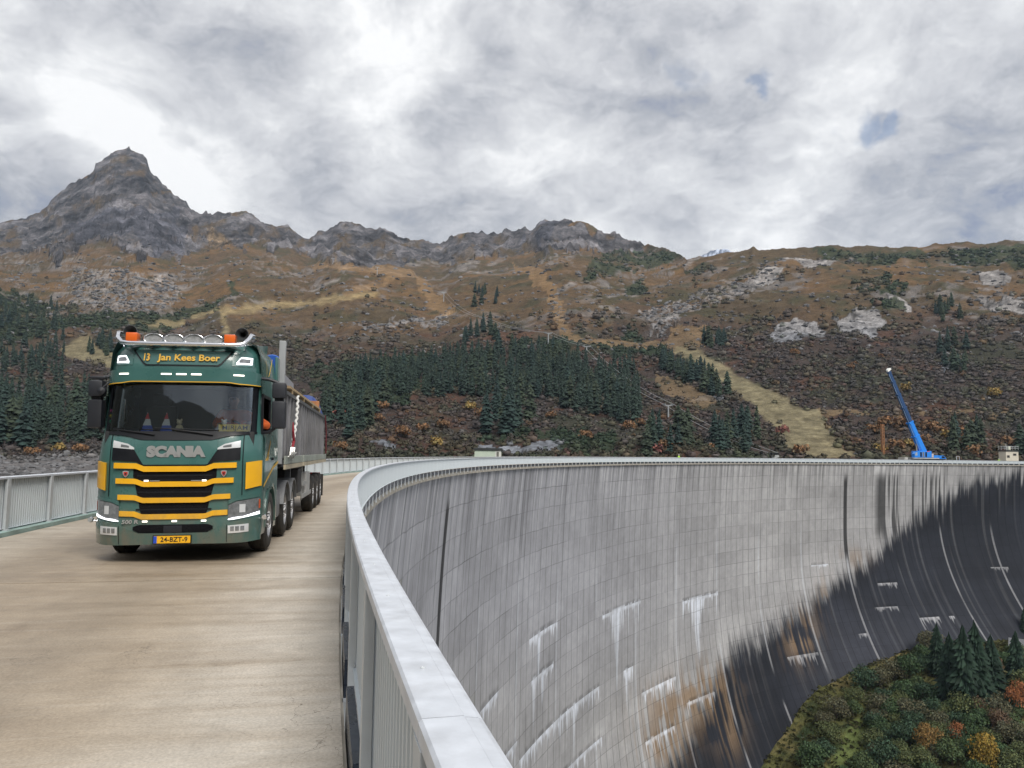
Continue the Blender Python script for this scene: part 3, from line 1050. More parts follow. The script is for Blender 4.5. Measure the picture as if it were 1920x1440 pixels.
C = mixc(C, A_(.145, .095, .05) * (.8 + .4 * n2_)[..., None], peak * (1 - pk) * .6)
dkp = region([[(110, 420), (230, 395), (330, 400), (330, 430), (240, 450), (130, 460)], [(1010, 420), (1040, 425), (1030, 460), (990, 470)], [(255, 440), (345, 420), (350, 470), (310, 480)]], PXX, PXY, 12, 9)
C = mixc(C, A_(.085, .085, .098), dkp * .7)
C = mixc(C, A_(.27, .275, .285) * (.35 + 1.2 * fbm(PXX / 7, PXY / 3.5, 4, 160))[..., None] * (1 - .6 * sstep(.80, .9, ridged(PXX / 22, PXY / 14, 3, 161)))[..., None], rock * .95)
C = mixc(C, A_(.24, .235, .235), bould * sstep(.46, .58, fbm(PXX / 5, PXY / 2.6, 3, 165)) * .9)
C = mixc(C, A_(.040, .055, .030) * (.7 + .6 * n2_)[..., None], green * sstep(.30, .48, n1_) * .9)
C = mixc(C, A_(.235, .160, .085) * (.8 + .4 * n2_)[..., None], tan_ * .75)
C = mixc(C, A_(.285, .235, .130) * (.30 + 1.4 * fbm(PXX / 18, PXY / 4, 5, 170, .65))[..., None], ski * .85)
shore = sstep(848, 858, PXY + (n2_ - .5) * 14) * (PXX < 330)
C = mixc(C, A_(.19, .17, .155) * (.6 + .8 * fbm(PXX / 9, PXY / 4, 4, 175))[..., None], shore)
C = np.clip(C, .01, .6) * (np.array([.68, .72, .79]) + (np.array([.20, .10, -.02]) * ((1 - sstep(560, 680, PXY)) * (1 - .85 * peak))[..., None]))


def mat_ground():
    m = bpy.data.materials.new('mountain_ground')
    m.use_nodes = True
    g = G(m.node_tree)
    b = m.node_tree.nodes['Principled BSDF']
    an = g.n('ShaderNodeAttribute'); an.attribute_name = 'Col'
    co = g.n('ShaderNodeTexCoord').outputs['Object']
    a = g.noise(co, .09, 7, .68); d = g.noise(co, .6, 5, .65)
    ra = an.outputs['Alpha']
    st = g.noise(g.vm('ADD', g.map(co, (.007, .010, .017)), g.vm('SCALE', g.noise(co, .02, 4, .6, out=1), .6)), 1.0, 8, .72)
    st2 = g.noise(g.map(co, (.03, .03, .012)), 1.0, 7, .7, .4)
    c = g.vm('SCALE', an.outputs['Color'], g.mapr(a, .3, .7, .62, 1.38))
    rockf = g.m('MULTIPLY', g.mapr(st, .38, .62, .25, 1.9), g.mapr(st2, .38, .60, .5, 1.45))  # dark crevices and light facets: relief shading put into the rock colour
    c = g.mix(ra, c, g.vm('SCALE', c, rockf))
    c = g.vm('SCALE', c, g.mapr(d, .3, .7, .72, 1.28))
    c = g.mix(g.mapr(g.noise(co, .35, 6, .7), .62, .72, 0, .5, True), c, (.21, .20, .195, 1))
    g.put(b.inputs['Base Color'], c)
    b.inputs['Roughness'].default_value = .95
    b.inputs['Specular IOR Level'].default_value = .1
    bp = g.n('ShaderNodeBump')
    bp.inputs['Strength'].default_value = 1.0
    bp.inputs['Distance'].default_value = 3.0
    g.link(g.m('ADD', g.m('ADD', a, g.m('MULTIPLY', d, .35)), g.m('MULTIPLY', ra, g.m('MULTIPLY', st, 3.0))), bp.inputs['Height'])
    g.link(bp.outputs[0], b.inputs['Normal'])
    return m


MAT_GND = mat_ground()
VX = np.concatenate([TX, BX]); VY = np.concatenate([TY, BY]); VZ = np.concatenate([TZ, BZ])
C = np.concatenate([C, np.clip(pk + .45 * rock + .25 * bould + .3 * scree, 0, 1)[..., None]], -1)
VC = np.concatenate([C, np.repeat(C[-1:], len(back), 0)])
NX = len(XS)
# foot of the slopes runs down under the lake and the valley
VX = np.concatenate([TX[:1] * .9, VX]); VY = np.concatenate([TY[:1] * .9, VY]); VZ = np.concatenate([TZ[:1] - 40, VZ]); VC = np.concatenate([C[:1], VC])
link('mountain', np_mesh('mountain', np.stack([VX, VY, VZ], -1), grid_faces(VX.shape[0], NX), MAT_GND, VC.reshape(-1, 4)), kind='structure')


def ground(x, y):
    """point of the slope seen at photo position x, y"""
    x = np.atleast_1d(np.asarray(x, float)); y = np.atleast_1d(np.asarray(y, float))
    ci = np.interp(x, XS, np.arange(NX))
    u = np.clip((905 - y) / (905 - np.interp(x, XS, ysm)), 0, 1) * (NR - 1)
    c0 = np.clip(ci.astype(int), 0, NX - 2); r0 = np.clip(u.astype(int), 0, NR - 2)
    fc, fr = (ci - c0), (u - r0)
    out = []
    for A in (TX, TY, TZ):
        out.append((A[r0, c0] * (1 - fc) + A[r0, c0 + 1] * fc) * (1 - fr) + (A[r0 + 1, c0] * (1 - fc) + A[r0 + 1, c0 + 1] * fc) * fr)
    return np.stack(out, -1)


# far snowy summit behind the saddle
fs = np.array([(1290, 500), (1308, 484), (1318, 478), (1330, 471), (1345, 468), (1358, 465), (1366, 467), (1374, 474), (1400, 486), (1430, 505)], float)
xq = np.linspace(1290, 1430, 70)
yq = np.interp(xq, fs[:, 0], fs[:, 1]) + (ridged(xq * .12, xq * 0, 3, 180) - .5) * 4
rows = []
for d_, dy in ((4600, 45), (4700, 25), (4800, 10), (4900, 4), (5000, 0), (5300, 18), (5800, 60)):
    a_, e_ = px_ray(xq, yq + dy + (vn(xq * .3, 0 * xq + d_, 181) - .5) * min(dy, 8))
    rows.append(np.stack([a_ * d_, 0 * a_ + d_, H0 + e_ * d_], -1))
rows = np.array(rows)
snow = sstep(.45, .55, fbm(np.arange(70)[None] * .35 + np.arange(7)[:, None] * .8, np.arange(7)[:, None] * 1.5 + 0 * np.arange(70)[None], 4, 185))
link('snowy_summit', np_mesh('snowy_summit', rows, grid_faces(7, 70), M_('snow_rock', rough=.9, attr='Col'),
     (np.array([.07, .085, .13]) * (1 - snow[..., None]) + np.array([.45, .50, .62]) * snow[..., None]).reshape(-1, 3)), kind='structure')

# hills behind the camera and the lake
hx = np.linspace(rad(54), rad(306), 150)
hr = [240, 400, 600, 800, 1000, 1250, 1600]
he = [-.06, .03, .12, .19, .26, .31, .27]
hv = []
for r_, e_ in zip(hr, he):
    top_ = np.interp(np.degrees(hx), [54, 62, 120, 150, 168, 178, 186, 196, 208, 225, 298, 306], [.10, .20, .28, .352, .343, .340, .349, .365, .41, .42, .25, .12])
    wv = top_ / .31 + (fbm(hx * 14 + r_ * .01, hx * 0 + 4, 4, 190) - .5) * .05
    hv.append(np.stack([np.sin(hx) * r_, np.cos(hx) * r_, 2 + r_ * e_ * wv - (12 if e_ < .05 else 0) + (fbm(hx * 40, hx * 0 + r_, 4, 191) - .5) * r_ * .006], -1))
link('hills', np_mesh('hills', np.array(hv), grid_faces(len(hr), 150), M_('far_slope', (.06, .06, .045), .95, var=.4, vscale=.01)), kind='structure')
wm = bpy.data.materials.new('lake_water'); wm.use_nodes = True
wb = wm.node_tree.nodes['Principled BSDF']; wb.inputs['Base Color'].default_value = (.02, .05, .05, 1); wb.inputs['Roughness'].default_value = .08
wv_ = MB(); a_ = np.linspace(rad(85), rad(260), 60)
wvs = [(XC + r_ * cos(q), YC + r_ * sin(q), -14) for q in a_ for r_ in (212.0, 700)]
wv_.add(wvs, [(2 * i, 2 * i + 1, 2 * i + 3, 2 * i + 2) for i in range(59)])
wv_.build('water', wm, kind='structure')

# ------------------------------------------------------------------ valley ground below the dam
vp = np.linspace(84, 170, 150)
vr = np.concatenate([np.linspace(60, 150, 30), np.linspace(151.5, 216, 60)])
VR, VP = np.meshgrid(vr, vp, indexing='ij')
zf = -foot(VP)
rf = RW - face_off(VP, foot(VP))
dd_ = np.maximum(rf - VR, 0)
vz = zf - .10 * dd_ - .0012 * dd_ ** 2 * .6
vX, vY = polar(VR, np.radians(VP))
vz = vz + (fbm(vX / 18, vY / 18, 4, 200) - .5) * 5 * sstep(2, 14, dd_) + (fbm(vX / 4, vY / 4, 3, 201) - .5) * .8
gcol = np.zeros(VR.shape + (3,)) + A_(.090, .092, .034)
gpx, gpy = to_px(np.stack([vX, vY, vz], -1))
gcol = mixc(gcol, A_(.125, .105, .045), sstep(.45, .65, fbm(vX / 9, vY / 9, 4, 203)))
gcol = mixc(gcol, A_(.035, .050, .022), sstep(.5, .68, fbm(vX / 6, vY / 6, 4, 205)))
gcol = mixc(gcol, A_(.120, .150, .050), region([[(1540, 1470), (1570, 1400), (1600, 1350), (1660, 1325), (1665, 1345), (1625, 1390), (1610, 1470)]], gpx, gpy, 6, 8) * .8)
link('valley_ground', np_mesh('valley_ground', np.stack([vX, vY, vz], -1), grid_faces(*VR.shape), MAT_GND, np.concatenate([gcol.reshape(-1, 3), np.zeros((gcol.size // 3, 1))], 1)), kind='structure')


def valley(x, y):
    """nearest point of the valley ground seen at photo position x, y"""
    px, py = to_px(np.stack([vX, vY, vz], -1))
    i = np.argmin((px - x) ** 2 + (py - y) ** 2 + np.where(vY < 60, 1e9, 0))
    return Vector((vX.ravel()[i], vY.ravel()[i], vz.ravel()[i]))


# ------------------------------------------------------------------ plants
MAT_NEEDLE = M_('conifer_needles', rough=.8, attr='Col', spec=.2)
MAT_LEAF = M_('leaves', rough=.75, attr='Col', spec=.2)
MAT_BARK = M_('bark', (.075, .055, .042), .95, var=.3, vscale=4)


def conifer_mesh(seed, layers=15, per=9, slim=.17, droop=.35, col=(.022, .040, .034), broad=0.0, fine=1.0):
    """crown of height 1 made of many drooping sprays"""
    r = np.random.default_rng(seed)
    V, F, Cc = [], [], []
    for i in range(layers):
        t = i / (layers - 1)
        z = .10 + .88 * t
        R_ = slim * ((1 - t) ** (.75 - .25 * broad)) * (1 - .25 * np.exp(-t * 9)) + .012
        lay = r.uniform(.75, 1.15)
        n = max(4, int(per * (1 - .45 * t)))
        a0 = r.uniform(0, 6.28)
        for k in range(n):
            a = a0 + 2 * pi * k / n + r.uniform(-.3, .3)
            L = R_ * r.uniform(.5, 1.25) * lay
            dz = -droop * L * r.uniform(.4, 1.3)
            z_ = z + r.uniform(-.025, .025)
            w = L * r.uniform(.38, .6) * fine
            ux, uy = cos(a), sin(a)
            zt = .035 + .02 * r.uniform()
            pts = [(ux * L * .05, uy * L * .05, z_ + zt), (ux * L * .55 - uy * w, uy * L * .55 + ux * w, z_ + dz * .5 - .012),
                   (ux * L, uy * L, z_ + dz), (ux * L * .55 + uy * w, uy * L * .55 - ux * w, z_ + dz * .5 - .012),
                   (ux * L * .5, uy * L * .5, z_ + zt * .8 + dz * .2)]
            b = len(V)
            V += pts
            F += [(b, b + 1, b + 4), (b + 1, b + 2, b + 4), (b + 2, b + 3, b + 4), (b + 3, b, b + 4)]
            v = r.uniform(.6, 1.5)
            for q in range(5):
                Cc.append([c_ * v * (1.25 if q == 2 else 1) for c_ in col])
    b = len(V)
    for k in range(3):
        V.append((.008 * cos(2.1 * k), .008 * sin(2.1 * k), .93)); Cc.append(col)
    V.append((0, 0, 1.03)); Cc.append(col)
    F += [(b, b + 1, b + 3), (b + 1, b + 2, b + 3), (b + 2, b, b + 3)]
    return np.array(V), np.array(F), np.array(Cc)


def leafy_arrays(seed, n=60, leaf=.16, col=(.05, .06, .03), flat=.8, lobes=5, vary=.45):
    """rounded crown of radius 1 (base at z=0) made of leaf tufts on several lobes"""
    r = np.random.default_rng(seed)
    V, F, Cc = [], [], []
    lb = [(r.uniform(-.5, .5), r.uniform(-.5, .5), r.uniform(.35, 1.0) * flat, r.uniform(.38, .62)) for _ in range(lobes)]
    lb.append((0, 0, .6 * flat, .6))
    for i in range(n):
        cx, cy, cz, cr = lb[r.integers(len(lb))]
        d = r.normal(size=3); d /= np.linalg.norm(d)
        if d[2] < -.35: d[2] *= -1
        rr_ = cr * r.uniform(.72, 1.05)
        p = np.array([cx + d[0] * rr_, cy + d[1] * rr_, max(cz + d[2] * rr_ * .85, .02)])
        nn = d + r.normal(size=3) * .55
        nn /= np.linalg.norm(nn)
        a = np.cross(nn, [0.3, .2, 1]); a /= np.linalg.norm(a) + 1e-9
        b2 = np.cross(nn, a)
        s_ = leaf * r.uniform(.6, 1.35)
        th = r.uniform(0, 6.28)
        a, b2 = a * cos(th) + b2 * sin(th), -a * sin(th) + b2 * cos(th)
        k = len(V)
        V += [p + a * s_, p + b2 * s_ * .7 + nn * s_ * .2, p - a * s_ * .9, p - b2 * s_ * .75 + nn * s_ * .15]
        F += [(k, k + 1, k + 2), (k, k + 2, k + 3)]
        v = 1 + r.uniform(-vary, vary)
        hue = r.uniform(-.12, .12)
        c_ = np.array(col) * v * np.array([1 + hue, 1, 1 - hue])
        Cc += [c_] * 4
    return np.array(V), np.array(F), np.clip(np.array(Cc), .004, .6)


def tile(tmpl, P, sc, rz, tint=None, szz=None):
    """many copies of small templates joined into one mesh"""
    Vs, Fs, Cs = [], [], []
    off = 0
    which = rng.integers(len(tmpl), size=len(P))
    for w, (V, F, Cc) in enumerate(tmpl):
        idx = np.nonzero(which == w)[0]
        if len(idx) == 0: continue
        c, s = np.cos(rz[idx])[:, None], np.sin(rz[idx])[:, None]
        X = (V[None, :, 0] * c - V[None, :, 1] * s) * sc[idx][:, None] + P[idx, 0][:, None]
        Y = (V[None, :, 0] * s + V[None, :, 1] * c) * sc[idx][:, None] + P[idx, 1][:, None]
        Z = V[None, :, 2] * (sc[idx] if szz is None else szz[idx])[:, None] + P[idx, 2][:, None]
        Vs.append(np.stack([X, Y, Z], -1).reshape(-1, 3))
        Fs.append((F[None] + (np.arange(len(idx)) * len(V))[:, None, None]).reshape(-1, 3) + off)
        cc = np.repeat(Cc[None], len(idx), 0)
        if tint is not None: cc = cc * tint[idx][:, None, :]
        Cs.append(cc.reshape(-1, 3))
        off += len(idx) * len(V)
    return np.concatenate(Vs), np.concatenate(Fs), np.concatenate(Cs)


# heath shrubs on the slopes: one uncountable mass
NS = 14500
sx_ = rng.uniform(-40, 1960, NS * 3); sy_ = rng.uniform(470, 866, NS * 3)
lown = fbm(sx_ / 90, sy_ / 40, 4, 210)
den = sstep(560, 690, sy_ + (lown - .5) * 200 + np.where(sx_ > 1300, 30, 0)) * .72 + .022
den = np.where(region(GREEN, sx_, sy_, 12, 6) > 0, .95, den)
den *= 1 - .995 * region(SKI, sx_, sy_, 9, 4)
den *= 1 - .75 * region(TAN, sx_, sy_, 6, 5)
den *= 1 - .95 * region(ROCKS, sx_, sy_, 4, 1)
den *= np.where((sx_ < 330) & (sy_ > 852), .15, 1)
den *= np.where(sy_ < np.interp(sx_, xx_, yy_) + 10, 0, 1)
den *= np.where((sx_ > 330) & (sx_ < 1000) & (sy_ < 640) & (sy_ > 500), .5, 1)
keep = rng.uniform(size=len(sx_)) < den
sx_, sy_ = sx_[keep][:NS], sy_[keep][:NS]
P = ground(sx_, sy_)
P[:, 2] -= .25
sc = (1.1 + 2.9 * rng.uniform(size=len(P)) ** 1.6) * np.clip(P[:, 1] / 600, .75, 1.3)
sc *= np.where(rng.uniform(size=len(P)) < .08, 1.35, 1)
gm = region(GREEN, sx_, sy_, 12, 6)
cn = fbm(sx_ / 34, sy_ / 20, 4, 215)
pal = 1.3 * np.array([(.090, .076, .080), (.098, .082, .072), (.086, .086, .062), (.108, .090, .062), (.082, .070, .074), (.15, .085, .045), (.10, .055, .05)])
pr = rng.uniform(size=len(P)) * .45 + .275 + (cn - .5) * 2.6
ci_ = np.clip((pr * 5).astype(int), 0, 4)
ci_ = np.where(rng.uniform(size=len(P)) < .02, 5, ci_); ci_ = np.where(rng.uniform(size=len(P)) < .015, 6, ci_)
tint = pal[ci_] * rng.uniform(.75, 1.25, len(P))[:, None]
tint = np.where((gm > 0)[:, None], np.array([.036, .058, .038]) * rng.uniform(.7, 1.4, len(P))[:, None], tint)
lowband = (sy_ > 832) & (sx_ > 560)
tint = np.where(lowband[:, None] & (rng.uniform(size=len(P)) < .75)[:, None], np.array([.058, .068, .040]) * rng.uniform(.7, 1.5, len(P))[:, None], tint)
ico = bmesh.new(); bmesh.ops.create_icosphere(ico, subdivisions=1, radius=1)
iv = np.array([v.co for v in ico.verts]); if_ = np.array([[v.index for v in f.verts] for f in ico.faces]); ico.free()
gr_ = np.clip(((905 - sy_) / (905 - np.interp(sx_, XS, ysm)) * (NR - 1)).astype(int), 0, NR - 1); gc_ = np.clip(np.interp(sx_, XS, np.arange(NX)).astype(int), 0, NX - 1)
tint = (.5 * tint + .5 * C[gr_, gc_, :3] * 1.35) * np.array([.96, 1.02, 1.0])
tm = []
for i in range(8):
    r_ = np.random.default_rng(320 + i)
    lv = iv * r_.uniform(.55, .95, (len(iv), 1)) * np.array([1, 1, .70]) + np.array([0, 0, .32])
    V1, F1, C1 = leafy_arrays(300 + i, 26, .24, (1, 1, 1), .85, 5, .3)
    tm.append((np.concatenate([lv, V1]), np.concatenate([if_, F1 + len(lv)]), np.concatenate([r_.uniform(.75, 1.2, (len(lv), 1)) * np.ones((1, 3)), C1])))
V, F, Cc = tile(tm, P, sc, rng.uniform(0, 6.28, len(P)), tint, sc * rng.uniform(.7, 1.15, len(P)))
link('heath_shrubs', np_mesh('heath_shrubs', V, F, MAT_LEAF, Cc, smooth=True), kind='stuff', label='low purple brown and green heath shrubs covering the slopes', cat='shrubs')

# loose stones on the upper slopes and the drawn-down shore
NB_ = 5200
bx_ = rng.uniform(-40, 1960, NB_ * 6); by_ = rng.uniform(440, 892, NB_ * 6)
bd = region(BOULD, bx_, by_, 10, 2) * .9 + .10 * (by_ < 660) + .05 + region(ROCKS, bx_, by_, 14, 1) * .04
bd = np.where((bx_ < 330) & (by_ > 848), .95, bd) * (1 - .97 * region(SKI, bx_, by_, 9, 4)) * np.where(by_ < np.interp(bx_, xx_, yy_) + 12, 0, 1)
bd = bd * np.where((by_ > 690) & (bx_ > 330), .25, 1)
keep = rng.uniform(size=len(bx_)) < bd
bx_, by_ = bx_[keep][:NB_], by_[keep][:NB_]
P = ground(bx_, by_)
ico = bmesh.new(); bmesh.ops.create_icosphere(ico, subdivisions=1, radius=1)
iv = np.array([v.co for v in ico.verts]); if_ = np.array([[v.index for v in f.verts] for f in ico.faces]); ico.free()
tm = []
for i in range(6):
    r_ = np.random.default_rng(400 + i)
    v = iv * r_.uniform(.65, 1.2, (len(iv), 1)) * np.array([1.2, 1, .6])
    tm.append((v, if_, np.ones((len(v), 3))))
sc = rng.uniform(.5, 1.0, len(P)) ** 2 * 2.6 * np.clip(P[:, 1] / 600, .6, 1.9)
sc = np.where((bx_ < 330) & (by_ > 845), sc * 1.1, sc)
tint = np.array([.135, .135, .140]) * rng.uniform(.5, 1.3, len(P))[:, None]
V, F, Cc = tile(tm, P, sc, rng.uniform(0, 6.28, len(P)), tint)
link('loose_stones', np_mesh('loose_stones', V, F, M_('stone', rough=.95, attr='Col', var=.3, vscale=.8, spec=.15), Cc, smooth=False), kind='stuff', label='grey loose stones strewn over the slopes and shore', cat='stones')

# conifers ------------------------------------------------------------
CROWN = []
for i in range(6):
    V, F, Cc = conifer_mesh(500 + i, 24, 13, .15 + .035 * (i % 3), .35 + .1 * (i % 2), broad=1.0 * (i % 2), fine=.75, col=[(.024, .040, .032), (.030, .046, .032), (.020, .036, .032), (.036, .050, .032), (.024, .042, .036), (.032, .044, .029)][i])
    CROWN.append(np_mesh('crown', V, F, MAT_NEEDLE, Cc, smooth=False))
TRUNK = MB().tube([(0, 0, -.06), (0, 0, .3), (0, 0, .95)], [.016, .013, .003], 6).mesh('trunk', MAT_BARK)


def tree(P, h, i, label, group, wide=1.0, name='conifer'):
    e = empty(name, P, random.uniform(0, 6.28), label=label, cat='tree', group=group)
    sc_ = (h * wide, h * wide, h)
    link('trunk', TRUNK, e, sc=sc_)
    link('crown', CROWN[i % len(CROWN)], e, sc=sc_)
    return e


CLUST = [  # (polygon, how many, height range, label, group)
    ([(600, 770), (640, 722), (720, 695), (800, 688), (900, 668), (1000, 668), (1100, 688), (1160, 728), (1205, 780), (1190, 800), (1110, 785), (1000, 752), (850, 745), (760, 745), (690, 790), (615, 806)], 112, (12, 21),
     'dark green conifer in the wood on the slope behind the dam', 'conifers of the wood behind the dam'),
    ([(905, 815), (925, 775), (965, 745), (1010, 790), (985, 818)], 12, (16, 23), 'tall dark conifer just above the pale green hut', 'conifers above the pale hut'),
    ([(640, 800), (690, 790), (700, 826), (650, 830)], 8, (14, 19), 'dark conifer right of the trailer near the shore', 'conifers right of the trailer'),
    ([(-30, 760), (60, 765), (160, 770), (205, 775), (205, 845), (100, 848), (-30, 842)], 34, (15, 24), 'tall dark spruce on the lake shore left of the truck', 'shore spruces left of the truck'),
    ([(-30, 570), (60, 575), (85, 620), (112, 690), (60, 700), (-30, 670)], 30, (13, 19), 'dark conifer on the hillside at the left edge', 'hillside conifers at the left edge'),
    ([(160, 650), (212, 645), (230, 668), (170, 672)], 9, (13, 17), 'dark conifer beside the tan clearing left of the cab', 'conifers beside the tan clearing'),
    ([(1252, 695), (1290, 700), (1345, 722), (1372, 742), (1345, 742), (1280, 715)], 20, (13, 18), 'dark spruce in the row left of the ski slope', 'spruce row along the ski slope'),
    ([(1320, 645), (1358, 632), (1365, 648), (1330, 660)], 7, (13, 17), 'small dark conifer in the clump above the ski slope', 'clump above the ski slope'),
    ([(1232, 672), (1258, 666), (1262, 692), (1240, 695)], 6, (13, 18), 'dark conifer at the top bend of the ski slope', 'conifers at the ski slope bend'),
    ([(1340, 835), (1400, 812), (1430, 832), (1400, 850), (1350, 850)], 12, (13, 17), 'dark conifer behind the dam crest left of the ski slope foot', 'conifers left of the ski slope foot'),
    ([(1160, 850), (1230, 830), (1330, 840), (1320, 858), (1180, 858)], 10, (13, 18), 'small conifer behind the worker on the crest', 'small conifers behind the crest'),
    ([(1738, 558), (1790, 552), (1802, 595), (1760, 606)], 9, (12, 17), 'dark conifer high on the right hill', 'conifers high on the right hill'),
    ([(1748, 645), (1812, 645), (1822, 705), (1782, 698)], 11, (12, 17), 'dark conifer below the bare rock slabs on the right hill', 'conifers below the rock slabs'),
    ([(1780, 815), (1850, 808), (1855, 858), (1780, 858)], 7, (13, 17), 'dark conifer behind the beige tower hut and crane', 'conifers behind the tower hut'),
    ([(1905, 840), (1935, 840), (1935, 862), (1905, 862)], 3, (14, 17), 'tall dark conifer at the right edge above the crest', 'conifers at the right edge'),
    ([(880, 540), (925, 530), (935, 572), (885, 580)], 9, (14, 20), 'dark conifer in the high clump under the ridge', 'high clump under the ridge'),
    ([(865, 640), (920, 612), (935, 650), (870, 656)], 10, (13, 18), 'dark conifer on the spur above the wood', 'conifers on the spur above the wood')]
SINGLES = [(524, 592), (540, 586), (512, 603), (570, 612), (577, 605), (584, 597), (598, 633), (609, 638), (640, 606), (655, 603), (662, 600), (730, 592), (738, 596), (771, 575), (764, 578), (725, 594),
           (838, 583), (688, 606), (840, 640), (776, 660), (1015, 533), (1072, 640), (1168, 640), (1180, 634), (1310, 610), (1380, 572), (1480, 500), (1535, 545), (1587, 516), (1457, 605), (1721, 555), (1845, 548),
           (1885, 600), (1890, 545), (1395, 600), (1425, 574), (440, 520), (446, 514), (430, 530), (415, 540), (400, 552), (250, 600), (270, 606), (300, 590), (330, 585), (80, 590), (420, 595), (1800, 745), (1880, 755),
           (1680, 815), (1655, 555), (1130, 640), (1245, 640)]
nt = 0
pts_all = []
for (poly, n, hr_, lab, grp) in CLUST:
    xs = [p[0] for p in poly]; ys = [p[1] for p in poly]
    k = 0
    tries = 0
    while k < n and tries < 5000:
        tries += 1
        x, y = random.uniform(min(xs), max(xs)), random.uniform(min(ys), max(ys))
        if not inpoly(np.array([x]), np.array([y]), poly)[0]: continue
        if any(abs(x - a) < 6 and abs(y - b) < 4 for a, b in pts_all): continue
        if nt >= 250 and grp.startswith('conifers of the wood'): break
        pts_all.append((x, y))
        tree(Vector(ground(x, y)[0]) - Vector((0, 0, .5)), random.uniform(*hr_), random.randrange(6), lab, grp, random.uniform(.9, 1.35))
        k += 1; nt += 1
for i, (x, y) in enumerate(SINGLES):
    if nt >= 300: break
    tree(Vector(ground(x, y)[0]) - Vector((0, 0, .5)), random.uniform(11, 16), i, 'small dark conifer standing apart on the open upper slopes', 'scattered conifers of the upper slopes', random.uniform(1.0, 1.5))
    nt += 1
# fill-in of the densest wood, too many to tell apart
fx = rng.uniform(590, 1220, 1400); fy = rng.uniform(660, 815, 1400)
k_ = inpoly(fx, fy, CLUST[0][0]) | inpoly(fx, fy, [(700, 690), (1190, 690), (1200, 770), (1000, 735), (700, 735)])
fx, fy = fx[k_][:430], fy[k_][:430]
lx = np.concatenate([rng.uniform(-30, 205, 110), rng.uniform(-30, 120, 90)]); ly = np.concatenate([rng.uniform(745, 845, 110), rng.uniform(570, 720, 90)])
fx = np.concatenate([fx, lx]); fy = np.concatenate([fy, ly])
P = ground(fx, fy)
V, F, Cc = tile([conifer_mesh(560 + i, 16, 9, .16, .4, (.026, .042, .033), .5, .8) for i in range(3)], P, rng.uniform(9, 19, len(P)), rng.uniform(0, 6, len(P)))
link('far_wood', np_mesh('far_wood', V, F, MAT_NEEDLE, Cc, smooth=False), kind='stuff', label='dense far-off conifer wood filling between the nearer trees', cat='wood')
print('trees', nt)


# autumn shrubs and small broadleaved trees ----------------------------
def bush_mesh(seed, col, n=420, leaf=.115, flat=.8, lobes=7):
    V, F, Cc = leafy_arrays(seed, n, leaf, col, flat, lobes)
    return np_mesh('foliage', V, F, MAT_LEAF, Cc, smooth=False)


STEM = MB().tube([(0, 0, -.15), (.02, 0, .3), (-.03, .02, .75)], [.05, .04, .015], 6)
for k in range(5):
    a = k * 1.26
    STEM.tube([(0, 0, .15), (.28 * cos(a), .28 * sin(a), .5), (.5 * cos(a), .5 * sin(a), .8)], [.03, .02, .008], 5)
STEM = STEM.mesh('stem', MAT_BARK)
ORANGE = [bush_mesh(600 + i, (.20, .115, .06), 170, .17) for i in range(2)]
YELLOW = [bush_mesh(610 + i, (.26, .185, .065), 170, .17) for i in range(2)]
REDD = [bush_mesh(620, (.17, .07, .06), 170, .17)]


def bush(P, r, me, label, group, name='shrub', h=1.0, cat='shrub'):
    e = empty(name, P, random.uniform(0, 6.28), label=label, cat=cat, group=group)
    link('stem', STEM, e, sc=(r, r, r * h))
    link('foliage', me, e, sc=(r, r, r * h))
    return e


for (x, y, c, r_) in [(1640, 812, 0, 3), (1660, 806, 0, 3), (1690, 805, 0, 3.4), (1702, 842, 1, 2.8), (1682, 845, 0, 2.8), (1740, 806, 0, 3.2), (1765, 812, 0, 3), (1800, 818, 0, 3.2), (1822, 856, 0, 2.6),
                      (1650, 848, 1, 2.4), (1725, 836, 0, 2.6), (1780, 820, 1, 3), (1898, 834, 0, 3), (1500, 854, 0, 2.4), (1465, 818, 2, 2.6), (1415, 822, 0, 2.2), (1262, 812, 0, 2.2), (1180, 806, 0, 2.4), (1202, 800, 0, 2.2), (1250, 855, 0, 2.6),
                      (1330, 848, 0, 2.2), (1228, 856, 2, 2.6), (1700, 740, 1, 2.6), (1862, 742, 1, 2.8), (1652, 668, 0, 2), (1490, 668, 0, 2.4), (1600, 678, 0, 2), (1595, 690, 0, 2)]:
    bush(Vector(ground(x, y)[0]), r_ * 1.45 * random.uniform(.85, 1.15), [ORANGE, YELLOW, REDD][c][random.randrange(2 if c < 2 else 1)], 'small autumn coloured shrub on the right slope behind the crest', 'autumn shrubs of the right slope', 'autumn_shrub', 1.15)
for (x, y, c, r_) in [(634, 786, 2, 3.4), (640, 762, 0, 2.6), (715, 768, 0, 3), (710, 790, 0, 2.4), (755, 822, 0, 3), (792, 808, 0, 2), (832, 804, 0, 2.2), (818, 836, 1, 3.2), (1032, 790, 0, 2.4), (905, 790, 0, 2.6), (882, 776, 1, 2.8), (1100, 825, 0, 2.2),
                      (640, 842, 0, 2.4), (60, 850, 0, 2.2), (110, 846, 1, 2.4), (150, 850, 0, 2)]:
    bush(Vector(ground(x, y)[0]), r_ * 1.45 * random.uniform(.85, 1.15), [ORANGE, YELLOW, REDD][c][random.randrange(2 if c < 2 else 1)], 'small autumn coloured shrub on the shore behind the truck', 'autumn shrubs of the near shore', 'autumn_shrub', 1.1)

